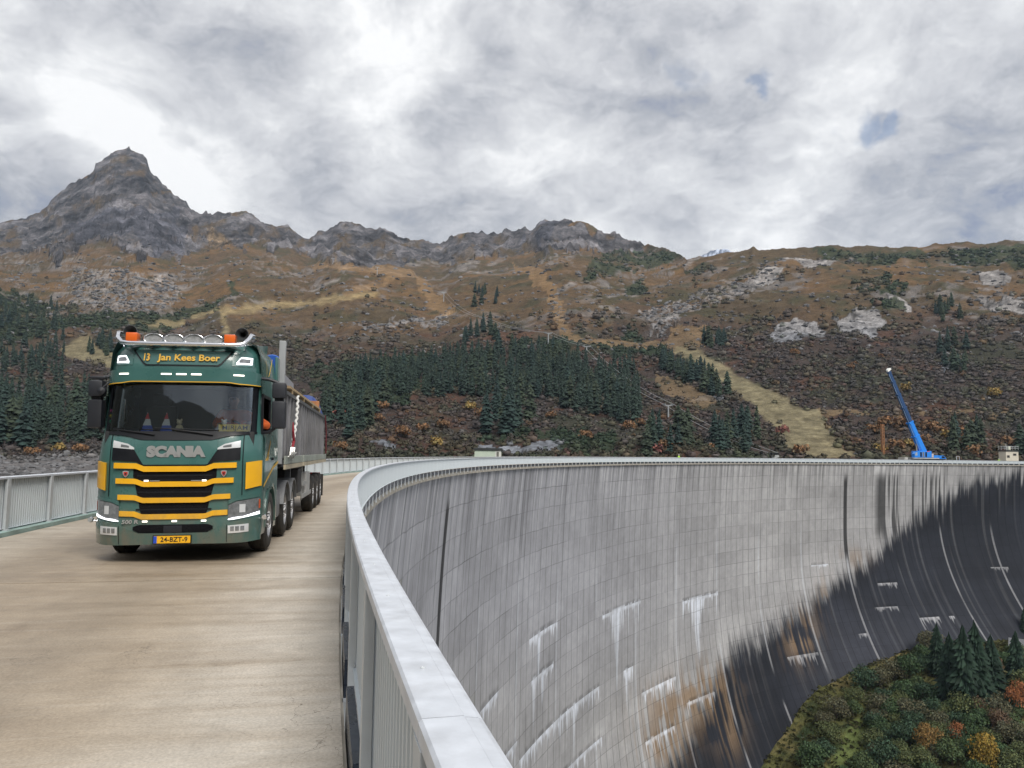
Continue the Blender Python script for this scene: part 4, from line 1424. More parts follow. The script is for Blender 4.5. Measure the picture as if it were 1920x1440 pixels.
# valley thicket: every bush its own thing
GRN = [bush_mesh(630 + i, c_, 1900, .055, .95, 12) for i, c_ in enumerate([(.046, .078, .034), (.066, .095, .040), (.040, .070, .040), (.088, .106, .044), (.090, .088, .052)])]
AUT = [bush_mesh(640, (.21, .13, .045), 1900, .052, 1.1, 12), bush_mesh(641, (.26, .105, .045), 1900, .052, 1.1, 12), bush_mesh(642, (.25, .17, .035), 1900, .052, 1.1, 12), bush_mesh(643, (.13, .085, .055), 1900, .052, 1.0, 12)]
VB = []
EXTRA = [(1600 + 37 * (i % 9) + (i * 13) % 17, 1335 + 27 * (i // 9) + (i * 7) % 11, 2.2 + .1 * (i % 5)) for i in range(36)]
EXTRA = [e_ for e_ in EXTRA if not inpoly(np.array([e_[0]]), np.array([e_[1]]), [(1540, 1470), (1570, 1400), (1600, 1350), (1660, 1325), (1665, 1345), (1625, 1390), (1610, 1470)])[0]]
for (x, y, r_) in EXTRA + [(1570, 1345, 3.3), (1600, 1320, 2.6), (1620, 1300, 3.2), (1650, 1290, 3.2), (1675, 1275, 3.0), (1700, 1270, 3.2), (1725, 1262, 2.8), (1545, 1360, 2.2), (1520, 1440, 3.4), (1545, 1420, 3.0), (1550, 1395, 3.0), (1505, 1470, 3.0),
                   (1660, 1320, 2.4), (1690, 1318, 3.0), (1715, 1308, 3.0), (1735, 1320, 2.6), (1655, 1345, 2.8), (1680, 1350, 3.0), (1710, 1350, 3.2), (1640, 1375, 2.6), (1670, 1390, 2.8), (1640, 1410, 3.0), (1700, 1395, 2.8), (1660, 1440, 3.2), (1630, 1460, 2.8),
                   (1755, 1345, 2.8), (1780, 1340, 2.6), (1815, 1350, 3.0), (1845, 1340, 2.6), (1765, 1375, 3.0), (1820, 1385, 3.0), (1870, 1360, 3.0), (1890, 1400, 3.0), (1905, 1350, 2.4), (1870, 1430, 3.2), (1740, 1440, 2.6), (1700, 1440, 2.6), (1905, 1450, 3.2), (1790, 1440, 3.0),
                   (1690, 1478, 3.2), (1760, 1480, 3.2), (1840, 1480, 3.2), (1590, 1480, 3.0), (1880, 1250, 3.2), (1900, 1235, 2.6), (1745, 1225, 3.4), (1765, 1240, 3), (1730, 1240, 2.6), (1860, 1300, 2.8), (1920, 1300, 3.0), (1935, 1420, 3.2)]:
    VB.append(bush(valley(x, y), r_ * random.uniform(1.05, 1.35), GRN[random.randrange(5)], 'dark green leafy bush in the thicket at the foot of the dam', 'green bushes at the dam foot', 'bush', random.uniform(.9, 1.25), 'bush'))
for (x, y, r_, c, lab) in [(1740, 1420, 3.2, 0, 'brownish yellow autumn tree in the thicket at the dam foot'), (1790, 1395, 2.4, 1, 'single bright orange autumn bush in the middle of the thicket'), (1850, 1455, 3.8, 2, 'bright yellow autumn tree at the bottom right'),
                           (1905, 1335, 3.4, 1, 'orange autumn tree at the right edge of the thicket'), (1880, 1385, 3.0, 3, 'faded brown bush below the orange tree at the right edge'), (1835, 1350, 2.6, 3, 'faded brown bush right of the dark conifers'), (1870, 1270, 2.8, 3, 'brown leafless bush between the conifers and the grey roof')]:
    bush(valley(x, y), r_, AUT[c], lab, 'autumn trees at the dam foot', 'autumn_tree', 1.5, 'tree')
VCROWN = []
for i in range(3):
    V, F, Cc = conifer_mesh(700 + i, 44, 24, .19, .55, (.015, .030, .019), .5, .45)
    VCROWN.append(np_mesh('crown', V, F, MAT_NEEDLE, Cc, smooth=False))
for i, (x, y, h_, lab) in enumerate([(1782, 1322, 17, 'leftmost dark conifer of the close group at the dam foot'), (1808, 1338, 20, 'second dark conifer from the left at the dam foot'), (1838, 1334, 21, 'tallest dark conifer of the group at the dam foot'), (1860, 1308, 15, 'smaller conifer right behind the tallest one at the dam foot'),
                                     (1912, 1292, 14, 'dark conifer at the right edge below the grey roof'), (1762, 1266, 13, 'small conifer close against the black wall foot'), (1925, 1195, 9, 'conifer tip behind the grey roof at the right edge')]):
    e = empty('conifer', valley(x, y), i * 1.3, label=lab, cat='tree', group='conifers at the dam foot')
    link('trunk', TRUNK, e, sc=(h_ * 1.1, h_ * 1.1, h_)); link('crown', VCROWN[i % 3], e, sc=(h_ * 1.15, h_ * 1.15, h_))
# grass and herbs on the valley floor
gx = rng.uniform(1380, 1990, 9000); gy = rng.uniform(1190, 1500, 9000)
pxv, pyv = to_px(np.stack([vX, vY, vz], -1))
ok = (pxv > 1380) & (pxv < 2000) & (pyv > 1180) & (pyv < 1520)
ii = np.nonzero(ok.ravel())[0]
pick = ii[rng.integers(len(ii), size=6000)]
P = np.stack([vX.ravel()[pick], vY.ravel()[pick], vz.ravel()[pick]], -1) + np.concatenate([rng.uniform(-.8, .8, (6000, 2)), np.zeros((6000, 1))], 1)
tint = np.array([.088, .090, .034]) * rng.uniform(.5, 1.5, 6000)[:, None]
V, F, Cc = tile([leafy_arrays(750 + i, 10, .5, (1, 1, 1), .6, 2, .4) for i in range(4)], P, rng.uniform(.25, .8, 6000), rng.uniform(0, 6, 6000), tint)
link('grass', np_mesh('grass', V, F, MAT_LEAF, Cc, smooth=False), kind='stuff', label='rough olive grass and herbs below the dam', cat='grass')

# ------------------------------------------------------------------ truck tractor
# local axes: x to the viewer's right, y towards the truck's tail, z up; origin on the road under the middle of the front
TL, TA = (-5.09, 11.85, 0.004), 0.170
def grime(m):
    """road dirt thrown up over the lower panels"""
    g = G(m.node_tree)
    b = m.node_tree.nodes['Principled BSDF']
    co = g.n('ShaderNodeTexCoord').outputs['Object']
    sp = g.n('ShaderNodeSeparateXYZ'); g.link(co, sp.inputs[0])
    f = g.m('MULTIPLY', g.mapr(sp.outputs[2], .25, 1.25, .75, .0, True), g.mapr(g.noise(g.map(co, (2.5, 2.5, 1.2)), 1.6, 7, .7), .36, .66, .1, 1.0))
    old = b.inputs['Base Color'].links[0].from_socket
    g.link(g.mix(f, old, (.16, .135, .10, 1)), b.inputs['Base Color'])
    return m


GREENP = M_('truck_green_paint', (.040, .122, .112), .32, .0, var=.07, vscale=1.5, coat=.6, dirt=.08)
YELP = M_('truck_yellow_paint', (.80, .42, .010), .38, coat=.4, var=.06, dirt=.06)
grime(GREENP); grime(YELP)
BLKP = M_('truck_black_plastic', (.006, .007, .010), .45, var=.15, spec=.3)
MESHB = M_('grille_mesh', (.005, .005, .007), .7, bump=.8, bscale=90, spec=.15)
DGREY = M_('mirror_grey_plastic', (.012, .014, .020), .5, var=.1, vscale=4)
CHROME = M_('chrome', (.78, .79, .82), .14, 1.0)
SILVER = M_('silver_letters', (.62, .63, .64), .3, .8)
LENS = M_('headlamp_glass', (.20, .21, .22), .06, .3, coat=1.0, var=.3, vscale=14)
LAMPW = M_('lit_white_lamp', (.9, .92, 1), .3, emit=(.93, .95, 1.0), estr=1.5)
LAMPS_ = M_('small_marker_lamp', (.9, .85, .75), .3, emit=(1.0, .93, .82), estr=1.3)
SPOTG = M_('spot_lamp_glass', (.46, .47, .48), .18, .35, var=.25, vscale=22, coat=.5)
WHITEP = M_('white_reflector', (.72, .74, .76), .25, .3)
ORNG = M_('orange_beacon_glass', (.72, .13, .015), .2, coat=.8)
GOLD = M_('gold_lettering', (.62, .36, .03), .4)
PLATEY = M_('plate_yellow', (.80, .42, .015), .4)
PBLUE = M_('plate_blue', (.02, .07, .45), .4)
BLACKI = M_('black_ink', (.012, .012, .012), .5)
TYRE = M_('tyre_rubber', (.020, .019, .018), .85, var=.25, vscale=6, dirt=.45)
RIMM = M_('wheel_rim', (.34, .34, .35), .4, .7, var=.15, vscale=6)
CABIN = M_('cab_lining', (.020, .021, .024), .8)
DASH = M_('dashboard', (.015, .016, .018), .7)
FRAMEM = M_('chassis_steel', (.05, .05, .055), .6, .4, var=.3, vscale=3, dirt=.4)
GREYP = M_('grey_plastic', (.16, .165, .175), .5, var=.2, vscale=4)
AMBER = M_('amber_reflector', (.5, .09, .03), .3)
RED = M_('red_reflector', (.55, .03, .02), .3)


def glass_mat(name, tint, refl):
    m = bpy.data.materials.new(name)
    m.use_nodes = True
    t = m.node_tree
    g = G(t)
    t.nodes.clear()
    tr = g.n('ShaderNodeBsdfTransparent'); tr.inputs[0].default_value = (*tint, 1)
    gl = g.n('ShaderNodeBsdfGlossy'); gl.inputs['Roughness'].default_value = .015; gl.inputs['Color'].default_value = (.85, .92, 1, 1)
    fr = g.n('ShaderNodeFresnel'); fr.inputs[0].default_value = 1.5
    f = g.m('ADD', g.m('MULTIPLY', fr.outputs[0], 1.3), refl, clamp=True)
    mx = g.n('ShaderNodeMixShader')
    g.put(mx.inputs[0], f)
    g.link(tr.outputs[0], mx.inputs[1]); g.link(gl.outputs[0], mx.inputs[2])
    o = g.n('ShaderNodeOutputMaterial'); g.link(mx.outputs[0], o.inputs[0])
    return m


GLASS = glass_mat('windscreen_glass', (.80, .83, .84), .005)

TRUCK = empty('truck', TL, TA, label='dark green and yellow truck tractor driving along the dam crest', cat='truck')
TRUCK.rotation_euler = (0, rad(-.8), TA)

_zk = [.20, .50, 1.55, 1.80, 1.97, 2.74, 3.00, 3.24, 3.39, 3.47]
_fb = [.05, .00, .00, .03, .09, .20, .20, .26, .38, .70]
_hw = [1.19, 1.21, 1.22, 1.21, 1.19, 1.155, 1.14, 1.12, 1.06, .90]


def Fr(l, z):
    """front surface of the cab: distance back from the nose"""
    hw = np.interp(z, _zk, _hw)
    q = np.minimum(np.abs(l) / hw, 1.0)
    return np.interp(z, _zk, _fb) + .05 * q ** 2 + .36 * q ** 7


def cpoly(f, pts):
    """piecewise linear curve, mirrored in l"""
    xs, ys = zip(*pts)
    return lambda l: float(np.interp(abs(l), xs, ys))


def strip(l0, l1, zb, zt, off=.01, thick=.03, n=24, m=2, Fs=Fr):
    """shape between two curves lying on the cab front, proud by off"""
    zb_ = zb if callable(zb) else (lambda l: zb); zt_ = zt if callable(zt) else (lambda l: zt)
    ls = np.linspace(l0, l1, n + 1)
    vs, fs = [], []
    for d in (off, off - thick):
        for l in ls:
            for j in range(m + 1):
                z = zb_(l) + (zt_(l) - zb_(l)) * j / m
                vs.append((l, float(Fs(l, z)) - d, z))
    w = m + 1; k = (n + 1) * w
    for i in range(n):
        for j in range(m):
            a = i * w + j
            fs.append((a, a + w, a + w + 1, a + 1)); fs.append((k + a, k + a + 1, k + a + w + 1, k + a + w))
        a = i * w
        fs.append((a, k + a, k + a + w, a + w)); a = i * w + m
        fs.append((a, a + w, k + a + w, k + a))
    for a0 in (0, n * w):
        for j in range(m):
            a = a0 + j
            fs.append((a, a + 1, k + a + 1, k + a))
    return MB().add(vs, fs)


def put(name, mb, mat, parent=None, smooth=True, **kw):
    return mb.build(name, mat, parent or TRUCK, smooth, **kw)


def on_front(name, me, l, z, off, parent, pitch=0.0):
    """lettering laid on the cab front"""
    o = link(name, me, parent)
    o.location = (l, float(Fr(l, z)) - off, z)
    o.rotation_euler = (pitch, 0, 0)
    return o


# cab shell with openings for windscreen, side windows and wheel arches
zl = [.34, .50, .75, 1.02, 1.30, 1.55, 1.80, 1.97, 2.16, 2.35, 2.55, 2.74, 2.88, 3.00, 3.12, 3.24, 3.33, 3.39, 3.44, 3.47]
lf_ = np.concatenate([[-1], -np.array([.985, .95, .90, .82, .70, .55, .35, .15]), [0], np.array([.15, .35, .55, .70, .82, .90, .95, .985]), [1]])
sideb = [.50, .70, .92, 1.20, 1.40, 1.70, 1.98, 2.28]
vs, fs = [], []
for z in zl:
    hw = float(np.interp(z, _zk, _hw))
    ring = [(-hw, b, z) for b in sideb[::-1]] + [(hw * q, float(Fr(hw * q, z)), z) for q in lf_] + [(hw, b, z) for b in sideb]
    vs += ring
nr_ = len(ring)
for i in range(len(zl) - 1):
    zm = (zl[i] + zl[i + 1]) / 2
    for j in range(nr_ - 1):
        a, b_ = vs[i * nr_ + j], vs[i * nr_ + j + 1]
        lm, bm_ = (a[0] + b_[0]) / 2, (a[1] + b_[1]) / 2
        front = 8 <= j < nr_ - 9
        if 1.97 < zm < 2.74 and front and abs(lm) < 1.09: continue
        if not front and 1.97 < zm < 2.55 and .50 < bm_ < 1.35: continue
        if not front and zm < 1.02 and .92 < bm_ < 1.98: continue
        fs.append((i * nr_ + j, i * nr_ + j + 1, (i + 1) * nr_ + j + 1, (i + 1) * nr_ + j))
    fs.append((i * nr_, (i + 1) * nr_, (i + 1) * nr_ + nr_ - 1, i * nr_ + nr_ - 1))
fs.append(tuple((len(zl) - 1) * nr_ + j for j in range(nr_)))
CAB = put('cab_body', MB().add(vs, fs), GREENP)
# roof air deflector sloping to the rear edge
put('roof_deflector', MB().add([(-.95, .80, 3.43), (.95, .80, 3.43), (1.0, 2.26, 3.62), (-1.0, 2.26, 3.62), (-.98, 2.28, 3.40), (.98, 2.28, 3.40), (-1.04, 1.0, 3.37), (1.04, 1.0, 3.37)],
    [(0, 1, 2, 3), (3, 2, 5, 4), (0, 3, 4, 6), (1, 7, 5, 2), (0, 6, 7, 1)]), GREENP, CAB, False)
for s in (-1, 1):
    put('side_fairing', MB().box(min(s * 1.13, s * 1.18), max(s * 1.13, s * 1.18), 2.285, 2.62, .9, 3.42, .015), GREENP, CAB)
# cab lining
put('cab_lining', MB().box(-1.12, 1.12, 2.05, 2.2, 1.3, 3.2), CABIN, CAB, False)
put('headliner', MB().box(-1.08, 1.08, .45, 2.05, 2.78, 2.82), CABIN, CAB, False)
put('dashboard', MB().box(-1.1, 1.1, .24, .80, 1.5, 1.985, .02), DASH, CAB)
put('cab_floor', MB().box(-1.1, 1.1, .3, 2.1, 1.1, 1.2), CABIN, CAB, False)
for x in (-.62, .62):
    put('seat', MB().box(x - .26, x + .26, 1.05, 1.55, 1.35, 1.75, .06).box(x - .25, x + .25, 1.45, 1.62, 1.7, 2.45, .05).box(x - .14, x + .14, 1.48, 1.6, 2.45, 2.66, .04), CABIN, CAB)
sw = MB()
pp = [(.62 + .22 * cos(t), .86 + .09 * sin(t), 1.98 + .20 * sin(t)) for t in np.linspace(0, 2 * pi, 25)]
sw.tube(pp, .016, 6, False)
sw.box(.42, .82, .85, .87, 1.965, 1.99)
put('steering_wheel', sw, DASH, CAB)

# windscreen and side windows
put('windscreen', strip(-1.085, 1.085, 1.965, cpoly(0, [(0, 2.745), (.9, 2.745), (1.09, 2.72)]), .012, .012, 30, 8), GLASS)
put('windscreen_surround', MB().add(*(lambda a: (a.v, a.f))(strip(-1.12, -1.055, 1.95, 2.75, .016, .02, 3, 6))).add(*(lambda a: (a.v, a.f))(strip(1.055, 1.12, 1.95, 2.75, .016, .02, 3, 6))), BLKP)
put('side_window', MB().box(-1.185, -1.175, .5, 1.4, 1.97, 2.55), GLASS, None, False)
put('window_frame', MB().box(1.17, 1.20, .46, .52, 1.95, 2.58).box(1.165, 1.195, 1.36, 1.42, 1.95, 2.58).box(1.17, 1.195, .46, 1.42, 2.55, 2.60), BLKP, None, False)
# wiper cowl, wipers
put('wiper_cowl', strip(-1.13, 1.13, cpoly(0, [(0, 1.845), (.52, 1.85), (.72, 1.91), (1.13, 1.95)]), 1.985, .02, .05, 30), BLKP)
for (x0, x1) in ((-.95, -.15), (-.10, .70)):
    wp = MB()
    wp.tube([(x0 + .62, float(Fr(x0 + .62, 1.93)) - .04, 1.93), (x0 + .25, float(Fr(x0 + .25, 2.0)) - .05, 1.985), (x0 + .0, float(Fr(x0, 2.02)) - .045, 2.015)], [.014, .011, .008], 6)
    wp.tube([(x0 - .25 if x0 > -.5 else x0, float(Fr(x0, 2.02)) - .03, 2.03), (x1 - .1, float(Fr(x1, 2.0)) - .03, 2.0)], .009, 5)
    put('wiper', wp, BLKP)

# sun visor with yellow pinstripe and marker lamps
vis = strip(-1.15, 1.15, cpoly(0, [(0, 2.755), (.72, 2.755), (.86, 2.735), (1.15, 2.73)]), cpoly(0, [(0, 2.945), (1.0, 2.94), (1.15, 2.925)]), .12, .13, 34, 3)
VIS = put('sun_visor', vis, GREENP)
put('pinstripe', strip(-1.15, 1.15, cpoly(0, [(0, 2.743), (.72, 2.743), (.86, 2.721), (1.15, 2.716)]), cpoly(0, [(0, 2.757), (.72, 2.757), (.86, 2.735), (1.15, 2.73)]), .122, .02, 34), GOLD, VIS)
for l in (-.83, -.20, .02, .24, .86):
    put('marker_lamp', strip(l - .075, l + .075, 2.855, 2.878, .132, .02, 4), LAMPS_, VIS)

# roof name board
RB = put('name_board_frame', strip(-.74, .74, cpoly(0, [(0, 3.012), (.56, 3.012), (.74, 3.245)]), 3.262, .014, .03, 30), BLKP)
put('name_board', strip(-.71, .71, cpoly(0, [(0, 3.028), (.545, 3.028), (.71, 3.24)]), 3.25, .020, .02, 30), M_('board_green', (.035, .105, .098), .6), RB)
on_front('lettering', text_mesh('Jan Kees Boer', .150, GOLD, .0035, 0, .003, 1.06), .10, 3.135, .036, RB, -.30)
on_front('lettering', text_mesh('13', .17, GOLD, .004, 0, .003, .62), -.535, 3.135, .036, RB, -.30)
on_front('lettering', text_mesh('8', .17, M_('brown_ink', (.25, .10, .02), .5), .001, 0, .003, .5), -.500, 3.135, .030, RB, -.30)
for s in (-1, 1):
    q = sorted((s * .80, s * 1.02))
    def zt_(l): return 3.175 if abs(l) > .86 else 3.175 - (.86 - abs(l)) * 1.6
    LB = put('corner_lamp', strip(q[0], q[1], cpoly(0, [(0, 3.045), (.8, 3.045), (1.02, 3.06)]), zt_, .014, .03, 10), LAMPW)
    q = sorted((s * .835, s * .995))
    put('lamp_glass', strip(q[0], q[1], cpoly(0, [(0, 3.068), (1.02, 3.08)]), lambda l: zt_(l) - .025, .019, .01, 8), LENS, LB)
    put('lamp_recess', strip(*sorted((s * .74, s * 1.06)), 3.02, 3.20, .006, .02, 8), GREENP, LB)

# roof light bar with lamps, beacons and horns
LBZ = -.055
bar = [(-1.00, .60, 3.60), (-.995, .36, 3.585), (-.97, .26, 3.50), (-.90, .20, 3.42), (-.78, .17, 3.405), (-.4, .15, 3.40), (0, .145, 3.40), (.4, .15, 3.40), (.78, .17, 3.405), (.90, .20, 3.42), (.97, .26, 3.50), (.995, .36, 3.585), (1.00, .60, 3.60)]
LBAR = put('light_bar', MB().tube(bar, .036, 10).tube([(-.9, .42, 3.36), (-.92, .30, 3.44)], .02, 6).tube([(.9, .42, 3.36), (.92, .30, 3.44)], .02, 6).tube([(-.86, .34, 3.42), (0, .30, 3.42), (.86, .34, 3.42)], .026, 8), CHROME)
LBAR.location.z = LBZ
for l in (-.45, -.15, .15, .44):
    lm = MB()
    n = 28
    prof = [(.26, .001), (.262, .3), (.255, .9), (.235, 1.0), (.24, .93), (.30, .85), (.36, .5), (.37, .001)]
    vs = [(l + .142 * r * cos(2 * pi * k / n), y_, 3.490 + .078 * r * sin(2 * pi * k / n)) for (y_, r) in prof for k in range(n)]
    lm.add(vs, [(i * n + k, (i + 1) * n + k, (i + 1) * n + (k + 1) % n, i * n + (k + 1) % n) for i in range(len(prof) - 1) for k in range(n)])
    sl = put('spot_lamp', lm, SPOTG, LBAR)
    put('lamp_rim', MB().tube([(l + .145 * cos(t), .24, 3.490 + .08 * sin(t)) for t in np.linspace(0, 2 * pi, 33)], .005, 6, False), CHROME, LBAR)
    put('lamp_foot', MB().box(l - .02, l + .02, .22, .28, 3.37, 3.42), BLKP, LBAR, False)
for l in (-.755, .70):
    bc = MB().box(l - .085, l + .085, .17, .36, 3.425, 3.575, .018)
    put('beacon', bc, ORNG, LBAR)
    put('beacon_base', MB().box(l - .09, l + .09, .165, .37, 3.395, 3.425, .006), FRAMEM, LBAR)
for l in (-.87, .83):
    put('air_horn', MB().lathe([(.50, .105), (.495, .10), (.52, .085), (.56, .055), (.64, .03), (.95, .02), (.96, .001)], (l, 0, 3.63), 'y', 20).tube([(l, .7, 3.63), (l, .7, 3.42)], .015, 6), M_('horn_grey', (.10, .105, .11), .35, .6), LBAR)

# brow above the grille: maker's letters, small upper lamps, black corner panels
put('brow_panel', strip(-.60, .60, cpoly(0, [(0, 1.475), (.46, 1.475), (.60, 1.70)]), cpoly(0, [(0, 1.835), (.50, 1.84), (.60, 1.86)]), .022, .03, 26), GREENP)
BP = put('black_band', strip(-.93, .93, cpoly(0, [(0, 1.44), (.45, 1.445), (.56, 1.52), (.93, 1.545)]), cpoly(0, [(0, 1.47), (.46, 1.472), (.60, 1.70), (.93, 1.74)]), .014, .03, 40), BLKP)
for s in (-1, 1):
    q = sorted((s * .585, s * .925))
    ul = put('upper_lamp', strip(q[0], q[1], cpoly(0, [(.58, 1.703), (.93, 1.735)]), cpoly(0, [(.58, 1.715), (.70, 1.79), (.93, 1.845)]), .019, .03, 14), WHITEP)
    q = sorted((s * .68, s * .80))
    put('lamp_glass', strip(q[0], q[1], cpoly(0, [(.58, 1.725), (.93, 1.755)]), cpoly(0, [(.58, 1.73), (.72, 1.77), (.80, 1.785)]), .023, .01, 8), LENS, ul)
me = text_mesh('SCANIA', .205, SILVER, .016, 0, .006, 1.14, 0.98)
on_front('lettering', me, 0, 1.665, .030, CAB, 0)

# grille: mesh, cheeks, four yellow bars, emblems
put('grille', strip(-.60, .60, cpoly(0, [(0, .70), (.45, .70), (.60, 1.30)]), 1.45, .004, .03, 30), MESHB)
for z in (.80, .98, 1.06, 1.24, 1.31):
    put('grille_slat', strip(-.54, .54, z - .012, z + .012, .012, .02, 20), BLKP)
for s in (-1, 1):
    q = sorted((s * .50, s * .90))
    put('grille_cheek', strip(q[0], q[1], .66, cpoly(0, [(.5, 1.40), (.9, 1.50)]), .001, .02, 12), GREENP)
# inner edge of cheeks follows the mesh opening
put('grille_mesh', strip(-.57, .57, cpoly(0, [(0, .71), (.47, .71), (.57, 1.30)]), cpoly(0, [(0, 1.43), (.56, 1.43), (.57, 1.30)]), .010, .015, 40, 3), MESHB)
for (zm, zo, L, t) in ((1.410, 1.464, .885, .041), (1.182, 1.234, .848, .039), (.940, .990, .808, .038), (.694, .746, .775, .039)):
    c0 = cpoly(0, [(0, zm), (.45, zm), (.56, zo - .008), (L, zo)])
    put('yellow_bar', strip(-L, L, lambda l: c0(l) - t, lambda l: c0(l) + t, .038, .05, 44), YELP)
for s in (-1, 1):
    sh = [(.045 * a, 0, .05 * b) for a, b in ((-1, .8), (-.4, 1), (.4, 1), (1, .8), (.85, -.1), (.4, -.7), (0, -1), (-.4, -.7), (-.85, -.1))]
    em = put('emblem', MB().prism([(s * .705 + x, float(Fr(.705, 1.335)) - .012, 1.335 + z) for x, _, z in sh], (0, 0, 0), (0, -.012, 0)), SILVER, None, False)
    put('emblem_field', MB().prism([(s * .705 + x * .66, float(Fr(.705, 1.335)) - .026, 1.335 + z * .66) for x, _, z in sh], (0, 0, 0), (0, -.003, 0)), RED, em, False)
    put('emblem_figure', MB().prism([(s * .705 + x, float(Fr(.705, 1.335)) - .030, 1.335 + z) for x, z in ((-.02, -.012), (-.006, .004), (-.016, .022), (.004, .015), (.02, .024), (.01, .002), (.018, -.02), (0, -.008))], (0, 0, 0), (0, -.003, 0)), BLACKI, em, False)
for l in (-.40, .43):
    put('grille_lamp', strip(l - .03, l + .03, 1.222, 1.245, .05, .02, 3), LAMPS_)
    put('grille_lamp_trim', strip(l + (.05 if l < 0 else -.19), l + (.19 if l < 0 else -.05), 1.226, 1.238, .045, .02, 3), SILVER)
for l in (-.40, .02, .44):
    put('lower_lamp', strip(l - .035, l + .035, .615, .638, .045, .02, 3), LAMPS_)

# yellow corner deflectors
for s in (-1, 1):
    q = sorted((s * 1.015, s * 1.216))
    o_ = put('corner_deflector', strip(q[0], q[1], cpoly(0, [(1.0, 1.085), (1.2, 1.13)]), cpoly(0, [(1.0, 1.50), (1.2, 1.53)]), .045, .05, 16, 4), YELP)
    q2 = sorted((s * .99, s * .995))
    put('corner_seam', strip(s * .965 - .006, s * .965 + .006, 1.0, 1.93, .003, .01, 2, 8), BLKP)

# bumper, headlamps, fog lamps, plate
BMP = put('bumper', strip(-1.205, 1.205, cpoly(0, [(0, .285), (1.0, .272), (1.21, .285)]), cpoly(0, [(0, .445), (.50, .450), (.80, .60), (1.21, .645)]), .045, .10, 44, 3), GREENP)
put('bumper_centre', strip(-.80, .80, cpoly(0, [(0, .42), (.50, .43), (.8, .58)]), cpoly(0, [(0, .66), (.8, .70)]), .018, .05, 30), GREENP, BMP)
put('lower_intake', strip(-.57, .57, cpoly(0, [(0, .452), (.48, .456), (.57, .50)]), cpoly(0, [(0, .575), (.50, .575), (.57, .545)]), .030, .03, 26), MESHB, BMP)
put('tow_cover', strip(-.13, .13, .452, .56, .036, .02, 6), DGREY, BMP)
on_front('lettering', text_mesh('500 R', .078, SILVER, .002, .1, .003, 1.25), -.615, .620, .034, BMP)
for s in (-1, 1):
    q = sorted((s * .785, s * 1.20))
    HL = put('headlamp', strip(q[0], q[1], cpoly(0, [(.78, .640), (1.2, .70)]), cpoly(0, [(.78, .85), (.9, .905), (1.2, .945)]), .022, .04, 18, 3), LENS)
    put('running_light', strip(q[0], q[1], cpoly(0, [(.78, .628), (.86, .632), (1.2, .690)]), cpoly(0, [(.78, .640), (.86, .664), (1.0, .676), (1.2, .735)]), .032, .03, 18), LAMPW, HL)
    for i, l in enumerate((.86, .98, 1.07)):
        put('lamp_reflector', strip(s * l - .04, s * l + .04, .735, .86, .026, .01, 4), WHITEP if i == 1 else LENS, HL)
    put('headlamp_brow', strip(q[0], q[1], cpoly(0, [(.78, .862), (.9, .918), (1.2, .958)]), cpoly(0, [(.78, .93), (1.2, .99)]), .030, .04, 18), GREENP)
    put('side_marker', strip(*sorted((s * 1.188, s * 1.205)), .78, .92, .030, .02, 3), AMBER, HL)
    q = sorted((s * .79, s * 1.07))
    FL = put('fog_lamp', strip(q[0], q[1], cpoly(0, [(.79, .425), (1.07, .435)]), cpoly(0, [(.79, .545), (1.07, .560)]), .055, .03, 8), WHITEP)
    for i in range(3):
        l = s * (.85 + .07 * i)
        put('lamp_glass', strip(l - .026, l + .026, .46, .53, .060, .01, 4), LENS, FL)
    put('bumper_seam', strip(s * .77 - .004, s * .77 + .004, .29, .56, .049, .006, 1, 4), BLKP, BMP)
    put('manoeuvre_lamp', MB().lathe([(.30, .001), (.30, .035), (.34, .045), (.38, .03), (.40, .001)], (s * 1.275, 0, .64), 'y', 14).tube([(s * 1.275, .36, .63), (s * 1.18, .40, .60)], .015, 6), CHROME)
PL = put('number_plate', MB().box(-.255, .262, -.052, -.044, .300, .408), PLATEY, BMP, False)
put('plate_band', MB().box(-.262, -.214, -.0535, -.043, .302, .406), PBLUE, BMP, False)
o_ = link('lettering', text_mesh('24-BZT-9', .098, BLACKI, .0015, 0, .001, 1.0), BMP); o_.location = (.03, -.0545, .352)
put('plate_holder', MB().box(-.275, .275, -.043, -.030, .288, .418), BLKP, BMP, False)

# mirrors
for s in (-1, 1):
    mo = 0.0 if s > 0 else .11
    a, b = sorted((s * 1.33 + mo, s * 1.545 + mo))
    MR = put('mirror', MB().box(a, b, .42, .66, 2.53, 2.79, .045), DGREY)
    put('lower_mirror', MB().box(a, b, .43, .66, 2.04, 2.49, .04), DGREY, MR)
    put('mirror_joint', MB().box(a + .04, b - .04, .48, .62, 2.48, 2.54), BLKP, MR, False)
    put('mirror_arm', MB().tube([(s * 1.13, .55, 2.86), (s * 1.28 + mo * .5, .52, 2.84), (s * 1.42 + mo, .53, 2.79)], .028, 8), DGREY, MR)
    put('mirror_arm', MB().tube([(s * 1.18, .58, 1.97), (s * 1.30 + mo * .5, .54, 1.99), (s * 1.38 + mo, .53, 2.05)], .026, 8), DGREY, MR)
    put('mirror_glass', MB().box(a + .02, b - .02, .658, .664, 2.07, 2.46), CHROME, MR, False)
put('wide_angle_mirror', MB().lathe([(0, .001), (.02, .06), (.07, .075), (.10, .05), (.11, .001)], (-1.24, .40, 2.62), 'y', 14).tube([(-1.24, .45, 2.66), (-1.13, .5, 2.78)], .014, 6), DGREY)
put('front_mirror', MB().box(-1.30, -1.06, .04, .16, 2.775, 2.815, .015), DGREY)

